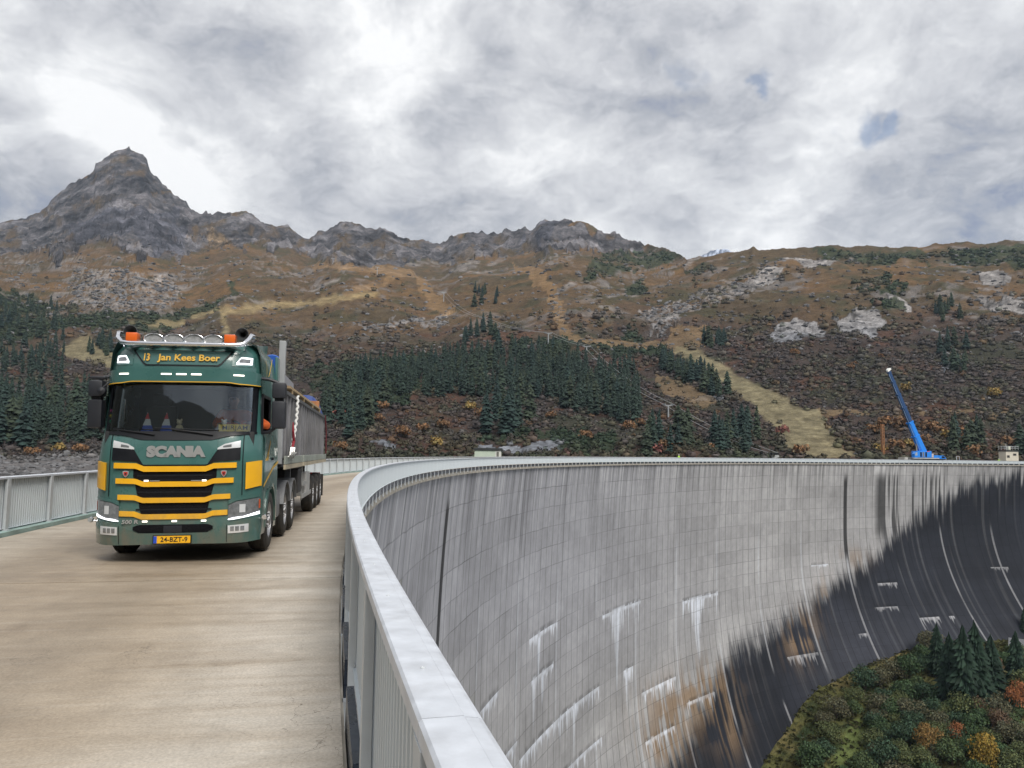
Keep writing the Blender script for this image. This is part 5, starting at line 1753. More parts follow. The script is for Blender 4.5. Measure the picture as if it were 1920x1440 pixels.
# doors, steps, decals on the viewer's right side
for s in (-1, 1):
    x0, x1 = sorted((s * 1.222, s * 1.228))
    DR = put('door', MB().box(x0, x1, .56, 1.62, 1.06, 1.93), GREENP, None, False)
    put('handle', MB().box(*sorted((s * 1.228, s * 1.25)), 1.38, 1.55, 1.52, 1.57, .008), BLKP, DR)
    put('pinstripe', MB().prism([(s * 1.231, y, z) for y, z in ((.5, 1.10), (.52, 1.14), (1.6, 1.42), (2.25, 1.50), (2.25, 1.46), (1.6, 1.37))], (0, 0, 0), (s * .003, 0, 0)), GOLD, DR, False)
    put('swirl_decal', MB().prism([(s * 1.231, y, z) for y, z in ((.6, 1.52), (.9, 1.60), (1.15, 1.78), (1.2, 1.86), (1.1, 1.74), (.85, 1.62), (1.0, 1.56), (.95, 1.52))], (0, 0, 0), (s * .003, 0, 0)), GOLD, DR, False)
    put('roof_decal', MB().prism([(s * 1.158, y, z) for y, z in ((1.25, 2.95), (1.4, 3.02), (1.55, 3.15), (1.65, 3.3), (1.5, 3.12), (1.35, 3.0))], (0, 0, 0), (s * .006, 0, 0)), GOLD, CAB, False)
    for z in (.42, .75):
        put('step', MB().box(*sorted((s * 1.0, s * 1.19)), .52, .95, z, z + .04), GREYP, None, False)
    # wheel arch
    ar = MB()
    pts_ = [(.55, t) for t in np.linspace(rad(-8), rad(188), 20)]
    vs = []
    for r_, t in pts_:
        for (q, xx) in ((r_, 1.0), (r_ + .10, 1.0), (r_ + .10, 1.225), (r_, 1.235)):
            vs.append((s * xx, 1.45 + q * cos(t), .52 + q * sin(t)))
    n = len(pts_)
    ar.add(vs, [(i * 4 + k, (i + 1) * 4 + k, (i + 1) * 4 + (k + 1) % 4, i * 4 + (k + 1) % 4) for i in range(n - 1) for k in range(4)])
    put('wheel_arch', ar, GREENP)
    put('lower_flank', MB().box(*sorted((s * 1.17, s * 1.215)), .40, .88, .36, 1.04, .02), GREENP)
    put('rear_flank', MB().box(*sorted((s * 1.17, s * 1.215)), 2.03, 2.30, .45, 1.04, .02), GREENP)

# wheels: one shape, copied
def wheel_meshes(r=.505, w=.30):
    tp = [(-w / 2, r * .60), (-w / 2 - .008, r * .72), (-w / 2, r * .90), (-w / 2 + .035, r * .985), (-w * .22, r), (-w * .2, r - .012), (-w * .17, r), (0, r), (w * .17, r), (w * .2, r - .012), (w * .22, r), (w / 2 - .035, r * .985), (w / 2, r * .90), (w / 2 + .008, r * .72), (w / 2, r * .60)]
    ty = MB().lathe(tp, (0, 0, 0), 'x', 40).mesh('tyre', TYRE, True)
    rp = [(w / 2 - .005, r * .61), (w / 2 - .01, r * .56), (w / 2 - .09, r * .50), (w / 2 - .10, r * .34), (w / 2 - .03, r * .30), (w / 2 - .02, r * .20), (w / 2 + .01, r * .18), (w / 2 + .015, .001)]
    rm = MB().lathe(rp, (0, 0, 0), 'x', 28)
    for k in range(10):
        a = 2 * pi * k / 10
        rm.lathe([(w / 2 - .03, .016), (w / 2 + .005, .014), (w / 2 + .006, .001)], (0, r * .25 * cos(a), r * .25 * sin(a)), 'x', 6)
    rm.lathe([(-w / 2, r * .61), (-w / 2 + .05, r * .3), (-w / 2 + .05, .001)], (0, 0, 0), 'x', 20)
    return ty, rm.mesh('rim', RIMM, True)


TYRE_ME, RIM_ME = wheel_meshes()


def wheel(parent, x, y, flip, steer=0.0, r=.505):
    e = bpy.data.objects.new('wheel', None)
    COL.objects.link(e)
    e.parent = parent; e.location = (x, y, r); e.rotation_euler = (0, 0, (pi if flip else 0) + steer)
    link("tyre", TYRE_ME, e); link("rim", RIM_ME, e)
    return e


for y in (1.45, 3.75, 5.05):
    for s in (-1, 1):
        wheel(TRUCK, s * 1.06, y, s < 0)
        if y > 4:
            wheel(TRUCK, s * .74, y, s < 0)
# chassis behind the cab
put('chassis_frame', MB().box(-.45, -.37, .5, 5.9, .75, 1.02).box(.37, .45, .5, 5.9, .75, 1.02).box(-.45, .45, 2.5, 2.7, .75, 1.0).box(-.45, .45, 5.7, 5.9, .75, 1.0).box(-.4, .4, .35, 1.2, .45, .9).box(-1.0, 1.0, 1.40, 1.50, .45, .56).box(-1.0, 1.0, 3.70, 3.80, .45, .56).box(-.9, .9, 5.0, 5.1, .45, .56), FRAMEM, None, False)
put('fifth_wheel', MB().lathe([(1.16, .45), (1.22, .46), (1.22, .001)], (0, 4.5, 0), 'z', 20).box(-.4, .4, 4.2, 4.8, 1.02, 1.16), FRAMEM)
for s in (-1, 1):
    put('fuel_tank', MB().box(*sorted((s * .66, s * 1.18)), 2.42, 3.12, .42, .95, .08), GREYP)
    for y in (3.75, 5.05):
        md = MB(); vs = []; n = 14
        for t in np.linspace(rad(15), rad(165), n):
            for (q, xx) in ((.56, .60 if y > 4 else .9), (.60, .60 if y > 4 else .9), (.60, 1.24), (.56, 1.24)):
                vs.append((s * xx, y + q * cos(t), .50 + q * sin(t)))
        md.add(vs, [(i * 4 + k, (i + 1) * 4 + k, (i + 1) * 4 + (k + 1) % 4, i * 4 + (k + 1) % 4) for i in range(n - 1) for k in range(4)])
        put('mudguard', md, GREYP)
put('exhaust_stack', MB().box(-.9, -.6, 2.4, 2.65, 1.0, 3.0, .03), FRAMEM)

# ------------------------------------------------------------------ semi-trailer and its load
TRL = empty('semi_trailer', TL, TA, label='flatbed semi-trailer coupled behind the green truck', cat='trailer')
TRPAINT = M_('trailer_green_beige', (.30, .33, .29), .6, var=.2, vscale=2, dirt=.4)
BEIGE = M_('trailer_beige_rail', (.46, .40, .29), .6, var=.2, vscale=2, dirt=.3)
STEELG = M_('ribbed_grey_steel', (.20, .20, .21), .55, .25, var=.3, vscale=1.1, dirt=.35, bump=.2, bscale=5)
WOOD = M_('plank_wood', (.36, .26, .145), .8, var=.3, vscale=5)
pt = lambda n, mb, m, p=None, sm=False: mb.build(n, m, p or TRL, sm)
pt('bed', MB().box(-1.24, 1.24, 2.85, 14.6, 1.40, 1.52), FRAMEM)
for (a, b) in ((2.86, 6.35), (6.55, 14.58)):
    for s in (-1, 1):
        q = sorted((s * 1.24, s * 1.275))
        r_ = pt('side_rail', MB().box(q[0], q[1], a, b, 1.44, 1.60, .01), TRPAINT)
        pt('rail_edge', MB().box(q[0], q[1] + .004, a, b, 1.345, 1.435), BEIGE, r_)
for x in (-.5, .5):
    pt('longitudinal_beam', MB().box(x - .06, x + .06, 3.0, 14.4, 1.0, 1.395), FRAMEM)
for y in (10.3, 11.7, 13.1):
    pt('axle', MB().box(-1.0, 1.0, y - .07, y + .07, .44, .58), FRAMEM)
    for s in (-1, 1):
        wheel(TRL, s * 1.08, y, s < 0)
        pt('spring_hanger', MB().box(s * .62 - .05, s * .62 + .05, y - .5, y - .3, .5, 1.0), FRAMEM)
for s in (-1, 1):
    LG = pt('landing_leg', MB().box(*sorted((s * .98, s * 1.10)), 5.35, 5.50, .62, 1.34), GREYP)
    pt('foot', MB().box(*sorted((s * .92, s * 1.16)), 5.28, 5.57, .56, .62), GREYP, LG)
    pt('tool_box', MB().box(*sorted((s * .70, s * 1.20)), 4.72 + 1.4, 6.9, .72, 1.28, .02), FRAMEM)
    pt('pallet_box', MB().box(*sorted((s * .80, s * 1.22)), 8.0, 9.1, .55, 1.15, .02), M_('pale_box_grey', (.42, .42, .41), .5, var=.15))
    pt('side_guard', MB().box(*sorted((s * 1.20, s * 1.23)), 7.05, 9.5, .55, .65).box(*sorted((s * 1.20, s * 1.23)), 7.05, 7.9, .85, .95).box(*sorted((s * 1.17, s * 1.20)), 7.2, 7.28, .5, 1.34), M_('guard_alloy', (.45, .46, .46), .4, .5))
    pt('stanchion', MB().box(*sorted((s * 1.10, s * 1.22)), 2.66, 2.80, 1.45, 3.80, .01), M_('grey_stanchion', (.34, .35, .36), .5, .3, var=.1))
    pt('mud_flap', MB().box(*sorted((s * .85, s * 1.26)), 13.75, 13.77, .25, .95), TYRE)
pt('headboard', MB().box(-1.1, 1.1, 2.70, 2.76, 1.5, 2.75), M_('headboard_grey', (.25, .26, .27), .6, var=.2))
pt('underrun_bar', MB().box(-1.2, 1.2, 14.4, 14.55, .5, .64).box(-.6, -.5, 14.4, 14.5, .5, 1.35).box(.5, .6, 14.4, 14.5, .5, 1.35), FRAMEM)
for x in (-.9, .9):
    pt('tail_lamp', MB().box(x - .2, x + .2, 14.55, 14.6, .85, .98), RED)

LOAD = empty('steel_trough', TL, TA, label='long grey ribbed steel trough loaded on the trailer', cat='load')
ld = lambda n, mb, m: mb.build(n, m, LOAD)
for s in (-1, 1):
    for i in range(19):
        y0 = 2.95 + i * .6
        j = .006 * ((i * 7) % 3)
        ld('side_panel', MB().box(*sorted((s * (1.14 - j), s * (1.19 - j))), y0 + .004, y0 + .596, 1.56, 2.80), STEELG)
        ld('rib', MB().box(*sorted((s * 1.15, s * 1.225)), y0 + .26, y0 + .33, 1.56, 2.80), STEELG)
    ld('top_edge', MB().box(*sorted((s * 1.10, s * 1.24)), 2.93, 14.36, 2.80, 2.87), M_('edge_steel', (.12, .125, .13), .5, .4))
ld('end_panel', MB().box(-1.13, 1.13, 2.95, 3.0, 1.56, 2.80), STEELG)
ld('end_panel', MB().box(-1.13, 1.13, 14.30, 14.34, 1.56, 2.80), STEELG)
ld('floor_panel', MB().box(-1.13, 1.13, 3.0, 14.3, 1.53, 1.56), STEELG)
ld('cover_panel', MB().box(-1.09, 1.09, 3.01, 14.29, 2.70, 2.76), STEELG)


def on_load(name, mb, mat, **kw):
    o = mb.build(name, mat, None, False, **kw)
    o.location = TL; o.rotation_euler = (0, 0, TA)
    return o


for y in (4.2, 6.8, 9.4, 12.0):
    on_load('bearer', MB().box(.55, 1.22, y - .05, y + .05, 2.872, 2.97), WOOD, label={4.2: 'front wooden bearer under the planks on the trough', 6.8: 'second wooden bearer from the cab under the planks', 9.4: 'third wooden bearer from the cab under the planks', 12.0: 'rearmost wooden bearer under the planks'}[y], cat='bearer', group='bearers under the planks')
for i, (x, y0, z0, y1, z1, lab) in enumerate([(1.16, 3.7, 3.00, 12.2, 3.00, 'outermost pale wooden plank lying on the trough'), (1.03, 4.0, 3.06, 12.7, 3.00, 'second wooden plank from the outside on the trough'), (.90, 5.6, 3.14, 12.4, 3.03, 'third wooden plank on the trough, slightly raised'),
                                              (.80, 7.6, 3.22, 12.6, 3.08, 'fourth wooden plank on the trough, shorter'), (.70, 8.6, 3.32, 12.9, 3.12, 'innermost and highest wooden plank on the trough')]):
    P4 = [(x - .06, y0, z0 - .03), (x + .06, y0, z0 - .03), (x + .06, y0, z0 + .02), (x - .06, y0, z0 + .02)]
    P5 = [(x - .06, y1, z1 - .03), (x + .06, y1, z1 - .03), (x + .06, y1, z1 + .02), (x - .06, y1, z1 + .02)]
    on_load('plank', MB().add(P4 + P5, [(0, 1, 2, 3), (7, 6, 5, 4), (0, 4, 5, 1), (1, 5, 6, 2), (2, 6, 7, 3), (3, 7, 4, 0)]), WOOD, label=lab, cat='plank', group='planks on the trailer load')
on_load('grey_sheet', MB().add([(.66, 3.3, 2.77), (.66, 9.9, 2.77), (.62, 9.9, 3.58), (.62, 3.3, 3.78), (.63, 3.3, 2.77), (.63, 9.9, 2.77), (.59, 9.9, 3.58), (.59, 3.3, 3.78)],
        [(0, 1, 2, 3), (7, 6, 5, 4), (0, 3, 7, 4), (1, 5, 6, 2), (3, 2, 6, 7), (0, 4, 5, 1)]), M_('sheet_grey', (.30, .31, .34), .5, .2, var=.1), label='slanting grey metal sheet standing on the trailer load', cat='metal sheet')
on_load('blue_drum', MB().lathe([(3.05, .001), (3.05, .20), (3.1, .22), (3.3, .21), (3.35, .22), (3.55, .21), (3.57, .001)], (.92, 0, 3.36), 'y', 20), M_('blue_plastic', (.02, .10, .42), .4), label='bright blue drum lying behind the cab on the load', cat='drum')
tp = MB(); n = 12; vs = []
for i in range(n + 1):
    y = 12.7 + 1.5 * i / n
    for k in range(9):
        x = -.04 + 1.25 * k / 8
        vs.append((x, y, 2.80 + (.62 + .10 * vn(np.array([x * 3.]), np.array([y * 3.]), 9)[0]) * max(0, 1 - ((x - .58) / .62) ** 4) * max(0, 1 - ((y - 13.45) / .78) ** 6)))
tp.add(vs, [(i * 9 + k, i * 9 + k + 1, (i + 1) * 9 + k + 1, (i + 1) * 9 + k) for i in range(n) for k in range(8)])
on_load('tarpaulin', tp, M_('blue_tarpaulin', (.015, .045, .20), .55, var=.2, vscale=4), label='dark blue tarpaulin bundle at the rear of the load', cat='tarpaulin')
on_load('timber_block', MB().box(.85, 1.15, 12.3, 12.6, 3.05, 3.26, .02), M_('orange_timber', (.36, .16, .07), .8, var=.3, vscale=6), label='orange brown timber block in front of the blue tarpaulin', cat='timber')
# ropes and slings over the side
rp = MB(); pts_ = []
for i in range(60):
    t = i / 59
    a = t * 60
    pts_.append((1.27 + .03 * sin(pi * t) + .014 * cos(a), 4.75 - .95 * t + .014 * sin(a), 2.90 - 1.22 * t))
rp.tube(pts_, .026, 6)
on_load('rope', rp, M_('white_rope', (.62, .62, .60), .9, bump=.5, bscale=60), label='white twisted rope hanging down the trailer side', cat='rope')
rp = MB().tube([(1.30, 3.70, 2.28), (1.31, 3.68, 2.1), (1.32, 3.76, 1.9), (1.31, 3.62, 1.75), (1.32, 3.7, 1.64)], [.012, .024, .03, .028, .012], 7)
on_load('sling', rp, M_('red_sling', (.22, .015, .025), .8), label='dark red lifting sling bunched beside the white rope', cat='sling')
rp = MB()
for i in range(9):
    a = i * 2.1
    rp.tube([(1.30 + .03 * cos(a), 3.1 + .1 * i, 1.62 + .05 * sin(a * 2)), (1.34 + .03 * sin(a), 3.14 + .1 * i, 1.70 + .06 * cos(a)), (1.30, 3.22 + .1 * i, 1.60 + .05 * sin(a))], .02, 5)
on_load('chain', rp, M_('chain_steel', (.5, .5, .48), .4, .7), label='steel chain heaped on the front side rail of the trailer', cat='chain')
rp = MB().tube([(1.25, 13.9, 2.88), (1.29, 14.1, 2.3), (1.29, 14.2, 1.62)], .025, 6)
on_load('strap', rp, M_('dark_red_strap', (.10, .015, .02), .8), label='dark red strap tied down at the rear of the trough', cat='strap')

# things on the dashboard
def in_cab(o):
    o.location = TL; o.rotation_euler = (0, rad(-.8), TA)
    return o


for i, (x, lab) in enumerate(((-.52, 'left pennant in red, white and blue behind the windscreen'), (-.24, 'right pennant in red, white and blue behind the windscreen'))):
    e = in_cab(empty('pennant', TL, TA, label=lab, cat='pennant', group='pennants behind the windscreen'))
    MB().tube([(x, .34, 1.98), (x + (.06 if i else -.06) * 0, .34, 2.28)], .005, 5).build('stick', WHITEP, e)
    w = .085
    for k, (z0, z1, m_) in enumerate(((1.99, 2.08, PBLUE), (2.08, 2.18, WHITEP), (2.18, 2.275, M_('flag_red%d' % i, (.45, .03, .04), .7)))):
        a0, a1 = w * (2.29 - z0) / .28, w * (2.29 - z1) / .28
        MB().prism([(x - a0, .335, z0), (x + a0, .33, z0), (x + a1 + .01, .33, z1), (x - a1 + .01, .335, z1)], (0, 0, 0), (0, -.006, 0)).build('stripe', m_, e)
for (x, c, lab) in ((-.05, (.45, .40, .26), 'pale yellow plush figure lying on the dashboard'), (.62, (.60, .60, .56), 'small white plush dog sitting on the dashboard')):
    b_ = MB()
    for (dx, dz, r_) in ((0, .055, .06), (0, .145, .045), (-.045, .03, .03), (.045, .03, .03), (-.03, .185, .018), (.03, .185, .018)):
        b_.lathe([(-r_, .001), (-r_ * .7, r_ * .71), (0, r_), (r_ * .7, r_ * .71), (r_, .001)], (x + dx, .36, 1.985 + dz), 'z', 10)
    in_cab(b_.build('plush_toy', M_('plush', c, .95, var=.2, vscale=30), None, True, label=lab, cat='plush toy'))
e = in_cab(empty('name_plate', TL, TA, label='yellow name plate with black letters behind the windscreen', cat='name plate'))
MB().box(.55, 1.03, .30, .31, 1.99, 2.10).build('plate', M_('name_plate_yellow', (.75, .55, .04), .5, emit=(.75, .55, .04), estr=0.0), e)
o_ = link('lettering', text_mesh('MIRJAM', .100, BLACKI, .0005, 0, .001, 1.15, 1.05), e); o_.location = (.80, .298, 2.045)
e = in_cab(empty('sticker', TL, TA, label='round stickers down the left edge of the windscreen', cat='sticker'))
for z, c in ((2.30, (.30, .04, .16)), (2.22, (.60, .55, .04)), (2.13, (.03, .30, .16))):
    MB().lathe([(.0, .001), (0, .035), (.004, .035)], (-1.03, float(Fr(1.03, z)) + .02, z), 'y', 12).build('disc', M_('sticker_ink', c, .6), e)

# ------------------------------------------------------------------ people
SKIN = M_('skin', (.48, .30, .22), .6)
HIVIS_O = M_('orange_work_jacket', (.85, .16, .03), .8, var=.1)
HIVIS_G = M_('yellow_green_work_jacket', (.42, .75, .06), .8, var=.1)
TROUS = M_('dark_work_trousers', (.03, .035, .05), .85)
HELM = M_('white_helmet', (.85, .87, .85), .4)
HAIR = M_('brown_hair', (.06, .04, .025), .9)


def skinned(name, nodes, mats, parent, split=None):
    """one continuous surface grown round a skeleton: nodes = {name: (pos, radius, parent)}"""
    keys = list(nodes)
    me = bpy.data.meshes.new(name)
    me.from_pydata([nodes[k][0] for k in keys], [(keys.index(nodes[k][2]), i) for i, k in enumerate(keys) if nodes[k][2]], [])
    o = bpy.data.objects.new(name, me)
    COL.objects.link(o)
    sk = o.modifiers.new('skin', 'SKIN')
    for i, k in enumerate(keys):
        r = nodes[k][1]
        me.skin_vertices[0].data[i].radius = (r, r) if not hasattr(r, '__len__') else r
        me.skin_vertices[0].data[i].use_root = nodes[k][2] is None
    sub = o.modifiers.new('sub', 'SUBSURF'); sub.levels = 2; sub.render_levels = 2
    dg = bpy.context.evaluated_depsgraph_get()
    m2 = bpy.data.meshes.new_from_object(o.evaluated_get(dg))
    bpy.data.objects.remove(o)
    m2.materials.clear()
    for m in mats: m2.materials.append(m)
    if split:
        for p in m2.polygons: p.material_index = split(p.center)
    m2.shade_smooth()
    return link(name, m2, parent)


def hand(nodes, pre, wrist, d, side):
    """palm with four fingers and a thumb, slightly curled"""
    w, d = Vector(wrist), Vector(d).normalized()
    s = Vector(side).normalized()
    c = d.cross(s)
    nodes[pre + 'palm'] = (w + d * .07, .032, pre + 'wrist')
    for i, (o_, L) in enumerate(((-.03, .075), (-.01, .085), (.01, .08), (.03, .065))):
        a = w + d * .10 + s * o_; b = a + d * L * .5; e = b + d * L * .35 + c * L * .35
        nodes[pre + 'f%da' % i] = (a, .010, pre + 'palm'); nodes[pre + 'f%db' % i] = (b, .009, pre + 'f%da' % i); nodes[pre + 'f%dc' % i] = (e, .008, pre + 'f%db' % i)
    a = w + d * .05 + s * -.045
    nodes[pre + 'ta'] = (a, .011, pre + 'palm'); nodes[pre + 'tb'] = (a + d * .04 - s * .02, .010, pre + 'ta')


def person(loc, rz, pelvis, joints, jacket, label, helmet, legs=True):
    e = empty('person', loc, rz, label=label, cat='person')
    px, py, pz = pelvis
    J = joints
    N = {'pelvis': (pelvis, .13, None), 'belly': (J['belly'], .13, 'pelvis'), 'chest': (J['chest'], .15, 'belly'), 'neck': (J['neck'], .055, 'chest')}
    hd = Vector(J['head'])
    N['jaw'] = (hd + Vector((0, -.01, -.08)), .065, 'neck'); N['head'] = (hd + Vector((0, .005, 0)), .088, 'jaw'); N['skull'] = (hd + Vector((0, .012, .075)), .075, 'head')
    N['nose'] = (hd + Vector((0, -.105, -.02)), .014, 'head')
    for s, k in ((-1, 'r'), (1, 'l')):
        N['ear' + k] = (hd + Vector((s * .092, .01, -.01)), .016, 'head')
        N[k + 'sh'] = (J[k + 'sh'], .075, 'chest'); N[k + 'el'] = (J[k + 'el'], .05, k + 'sh'); N[k + 'wrist'] = (J[k + 'wr'], .032, k + 'el')
        d = Vector(J[k + 'wr']) - Vector(J[k + 'el'])
        hand(N, k, J[k + 'wr'], d, (1, 0, 0) if abs(d.normalized().x) < .8 else (0, 1, 0))
        N[k + 'hip'] = (J[k + 'hip'], .10, 'pelvis'); N[k + 'kn'] = (J[k + 'kn'], .065, k + 'hip'); N[k + 'an'] = (J[k + 'an'], .042, k + 'kn'); N[k + 'toe'] = (J[k + 'toe'], .04, k + 'an')
    zw = pz + .03
    skinned('body', N, [SKIN, TROUS], e, lambda c: 1 if c.z < zw else 0)
    JN = {'pelvis': (Vector(pelvis) + Vector((0, 0, -.04)), .155, None), 'belly': (J['belly'], .155, 'pelvis'), 'chest': (J['chest'], .178, 'belly'), 'collar': (Vector(J['neck']) - Vector((0, 0, .03)), .075, 'chest')}
    for k in 'rl':
        JN[k + 'sh'] = (J[k + 'sh'], .095, 'chest'); JN[k + 'el'] = (J[k + 'el'], .068, k + 'sh')
        a, b = Vector(J[k + 'el']), Vector(J[k + 'wr'])
        JN[k + 'cuff'] = (a + (b - a) * .85, .05, k + 'el')
    skinned('jacket', JN, [jacket], e)
    if helmet:
        MB().lathe([(-.02, .13), (-.01, .115), (.06, .108), (.10, .08), (.125, .04), (.13, .001)], hd + Vector((0, .005, .045)), 'z', 16).build('helmet', HELM, e, True)
    else:
        MB().lathe([(-.03, .100), (.03, .108), (.08, .092), (.11, .06), (.125, .001)], hd + Vector((0, .03, .02)), 'z', 14).build('hair', HAIR, e, True)
    for s in (-1, 1):
        MB().lathe([(-.012, .001), (-.006, .010), (.006, .010), (.012, .001)], hd + Vector((s * .033, -.088, .005)), 'y', 8).build('eye', BLACKI, e, True)
    return e


def standing(loc, rz, jacket, label):
    return person(loc, rz, (0, 0, .95), dict(belly=(0, 0, 1.12), chest=(0, .01, 1.34), neck=(0, .01, 1.52), head=(0, -.02, 1.66), rsh=(-.19, .01, 1.43), rel=(-.26, 0, 1.15), rwr=(-.22, -.16, .96),
                  lsh=(.19, .01, 1.43), lel=(.27, .03, 1.15), lwr=(.26, -.10, .92), rhip=(-.10, 0, .90), rkn=(-.11, -.03, .50), ran=(-.11, .02, .09), rtoe=(-.12, -.13, .045), lhip=(.10, 0, .90), lkn=(.12, 0, .50), lan=(.13, .05, .09), ltoe=(.14, -.10, .045)), jacket, label, True)


def crest_pt(x, r):
    """point of the crest road at radius r seen at photo column x"""
    t = float(px_ray(x, 866)[0])
    A, B, C_ = 1 + t * t, -2 * (t * XC + YC), XC * XC + YC * YC - r * r
    Y = (-B + math.sqrt(B * B - 4 * A * C_)) / 2 / A
    return Vector((t * Y, Y, 0.004)), math.atan2(Y - YC, t * Y - XC)


P_, a_ = crest_pt(1273, 206.2)
standing(P_, .3, HIVIS_G, 'worker in a yellow green jacket behind the middle of the far railing')
P_, a_ = crest_pt(1873, 205.9)
standing(P_, -.5, HIVIS_G, 'worker with white helmet and green jacket beside the beige tower hut')
d_ = person(TL, TA, (.62, 1.28, 1.86), dict(belly=(.62, 1.30, 2.0), chest=(.62, 1.27, 2.22), neck=(.62, 1.22, 2.40), head=(.62, 1.16, 2.55), rsh=(.43, 1.22, 2.30), rel=(.36, 1.02, 2.10), rwr=(.46, .88, 2.12),
           lsh=(.81, 1.20, 2.30), lel=(1.235, .93, 2.09), lwr=(1.0, .80, 2.13), rhip=(.52, 1.22, 1.84), rkn=(.48, .86, 1.72), ran=(.47, .80, 1.34), rtoe=(.47, .68, 1.27), lhip=(.72, 1.22, 1.84), lkn=(.78, .86, 1.72), lan=(.78, .80, 1.34), ltoe=(.78, .68, 1.27)), HIVIS_O,
           'driver in an orange jacket with elbow out of the truck window', False)
d_.rotation_euler = (0, rad(-.8), TA)

# ------------------------------------------------------------------ mobile crane on the far crest
CBLUE = M_('crane_blue', (.015, .22, .75), .4, coat=.3, var=.08)
CNAVY = M_('crane_dark_boom', (.028, .075, .19), .4, .2, var=.15)
CLITE = M_('crane_edge_highlight', (.40, .56, .82), .4)
P_, a_ = crest_pt(1727, 208.2)
CR = empty('mobile_crane', P_, a_ - pi / 2 + pi * 0, label='blue mobile crane with raised telescopic boom on the far crest', cat='crane')
rzc = math.atan2(-cos(a_), sin(a_))          # tangent, pointing to the right of the photograph
CR.rotation_euler = (0, 0, math.atan2(-cos(a_) * 1.0, sin(a_)))
cr = lambda n, mb, m, p=None, sm=False: mb.build(n, m, p or CR, sm)
cr('chassis', MB().box(-6.4, 9.0, -1.3, 1.3, .85, 1.55, .05), BLKP)
cr('deck_stripe', MB().box(-4.5, 6.2, -1.36, 1.36, 1.56, 1.78), M_('crane_white', (.6, .62, .62), .5))
for i, x in enumerate((-5.2, -3.6, -1.6, 0.2, 3.4, 5.2, 7.0)):
    for s in (-1, 1):
        e = bpy.data.objects.new('wheel', None); COL.objects.link(e); e.parent = CR; e.location = (x, s * 1.2, .55); e.rotation_euler = (0, 0, pi / 2 if s > 0 else -pi / 2); e.scale = (1.1,) * 3
        link("tyre", TYRE_ME, e); link("rim", RIM_ME, e)
CC = cr('carrier_cab', MB().prism([(6.2, -1.25, 1.0), (9.4, -1.25, 1.0), (9.35, -1.25, 1.6), (8.2, -1.25, 2.55), (6.2, -1.25, 2.6)], (0, 0, 0), (0, 2.5, 0)), CBLUE)
cr('window', MB().prism([(7.3, -1.262, 1.75), (8.9, -1.262, 1.75), (8.2, -1.262, 2.4), (7.3, -1.262, 2.4)], (0, 0, 0), (0, .01, 0)), BLKP, CC)
cr('engine_hood', MB().box(3.9, 6.15, -1.2, 1.2, 1.79, 2.65, .08), CBLUE)
for x in (-6.9, 8.0):
    for s in (-1, 1):
        OR = cr('outrigger', MB().box(x - .25, x + .25, min(s * 1.1, s * 2.3), max(s * 1.1, s * 2.3), .9, 1.25), M_('outrigger_white', (.55, .56, .56), .5))
        cr('jack', MB().box(x - .14, x + .14, s * 2.2 - .14, s * 2.2 + .14, .12, 1.6), GREYP, OR)
        cr('pad', MB().box(x - .4, x + .4, s * 2.2 - .4, s * 2.2 + .4, .01, .12), FRAMEM, OR)
cr('rear_basket', MB().box(-8.0, -6.5, -1.2, -1.1, 1.0, 1.9).box(-8.0, -7.9, -1.2, 1.2, 1.0, 1.9).box(-8.0, -6.5, -1.2, 1.2, 1.0, 1.08), M_('basket_grey', (.40, .40, .39), .6))
SS = cr('superstructure', MB().box(-2.6, 3.2, -1.25, 1.25, 1.9, 3.95, .10), CBLUE)
cr('turntable', MB().lathe([(1.78, 1.1), (1.9, 1.1), (1.9, .001)], (0, 0, 0), 'z', 24), FRAMEM, SS)
OC = cr('operator_cab', MB().prism([(-3.9, -1.35, 1.85), (-2.62, -1.35, 1.85), (-2.62, -1.35, 3.75), (-3.3, -1.35, 3.75), (-3.95, -1.35, 3.0)], (0, 0, 0), (0, 1.0, 0)), CBLUE)
cr('window', MB().prism([(-3.75, -1.36, 2.5), (-2.8, -1.36, 2.5), (-2.8, -1.36, 3.55), (-3.25, -1.36, 3.55), (-3.78, -1.36, 3.0)], (0, 0, 0), (0, .01, 0)), M_('pale_glass', (.30, .36, .42), .15), OC)
cr('counterweight', MB().box(3.25, 4.1, -1.2, 1.2, 1.9, 3.1, .05), M_('counterweight_grey', (.45, .40, .42), .6))
for x, m_ in ((-1.6, BLKP), (-.6, GREYP), (.5, BLKP)):
    cr('side_panel', MB().box(x, x + .7, -1.27, -1.255, 2.1, 3.6), m_, SS)
cr('marker_plate', MB().box(1.2, 2.4, -1.27, -1.255, 3.72, 3.9), RED, SS)
cr('mast_light', MB().lathe([(2.7, .001), (2.72, .2), (2.95, .28), (3.1, .2), (3.15, .001)], (5.0, 0, 0), 'z', 10), HELM)
B0, B1 = Vector((.9, 0, 3.1)), Vector((-12.1, 0, 29.3))
ax = (B1 - B0).normalized(); sd = Vector((0, 1, 0)); nr = ax.cross(sd)


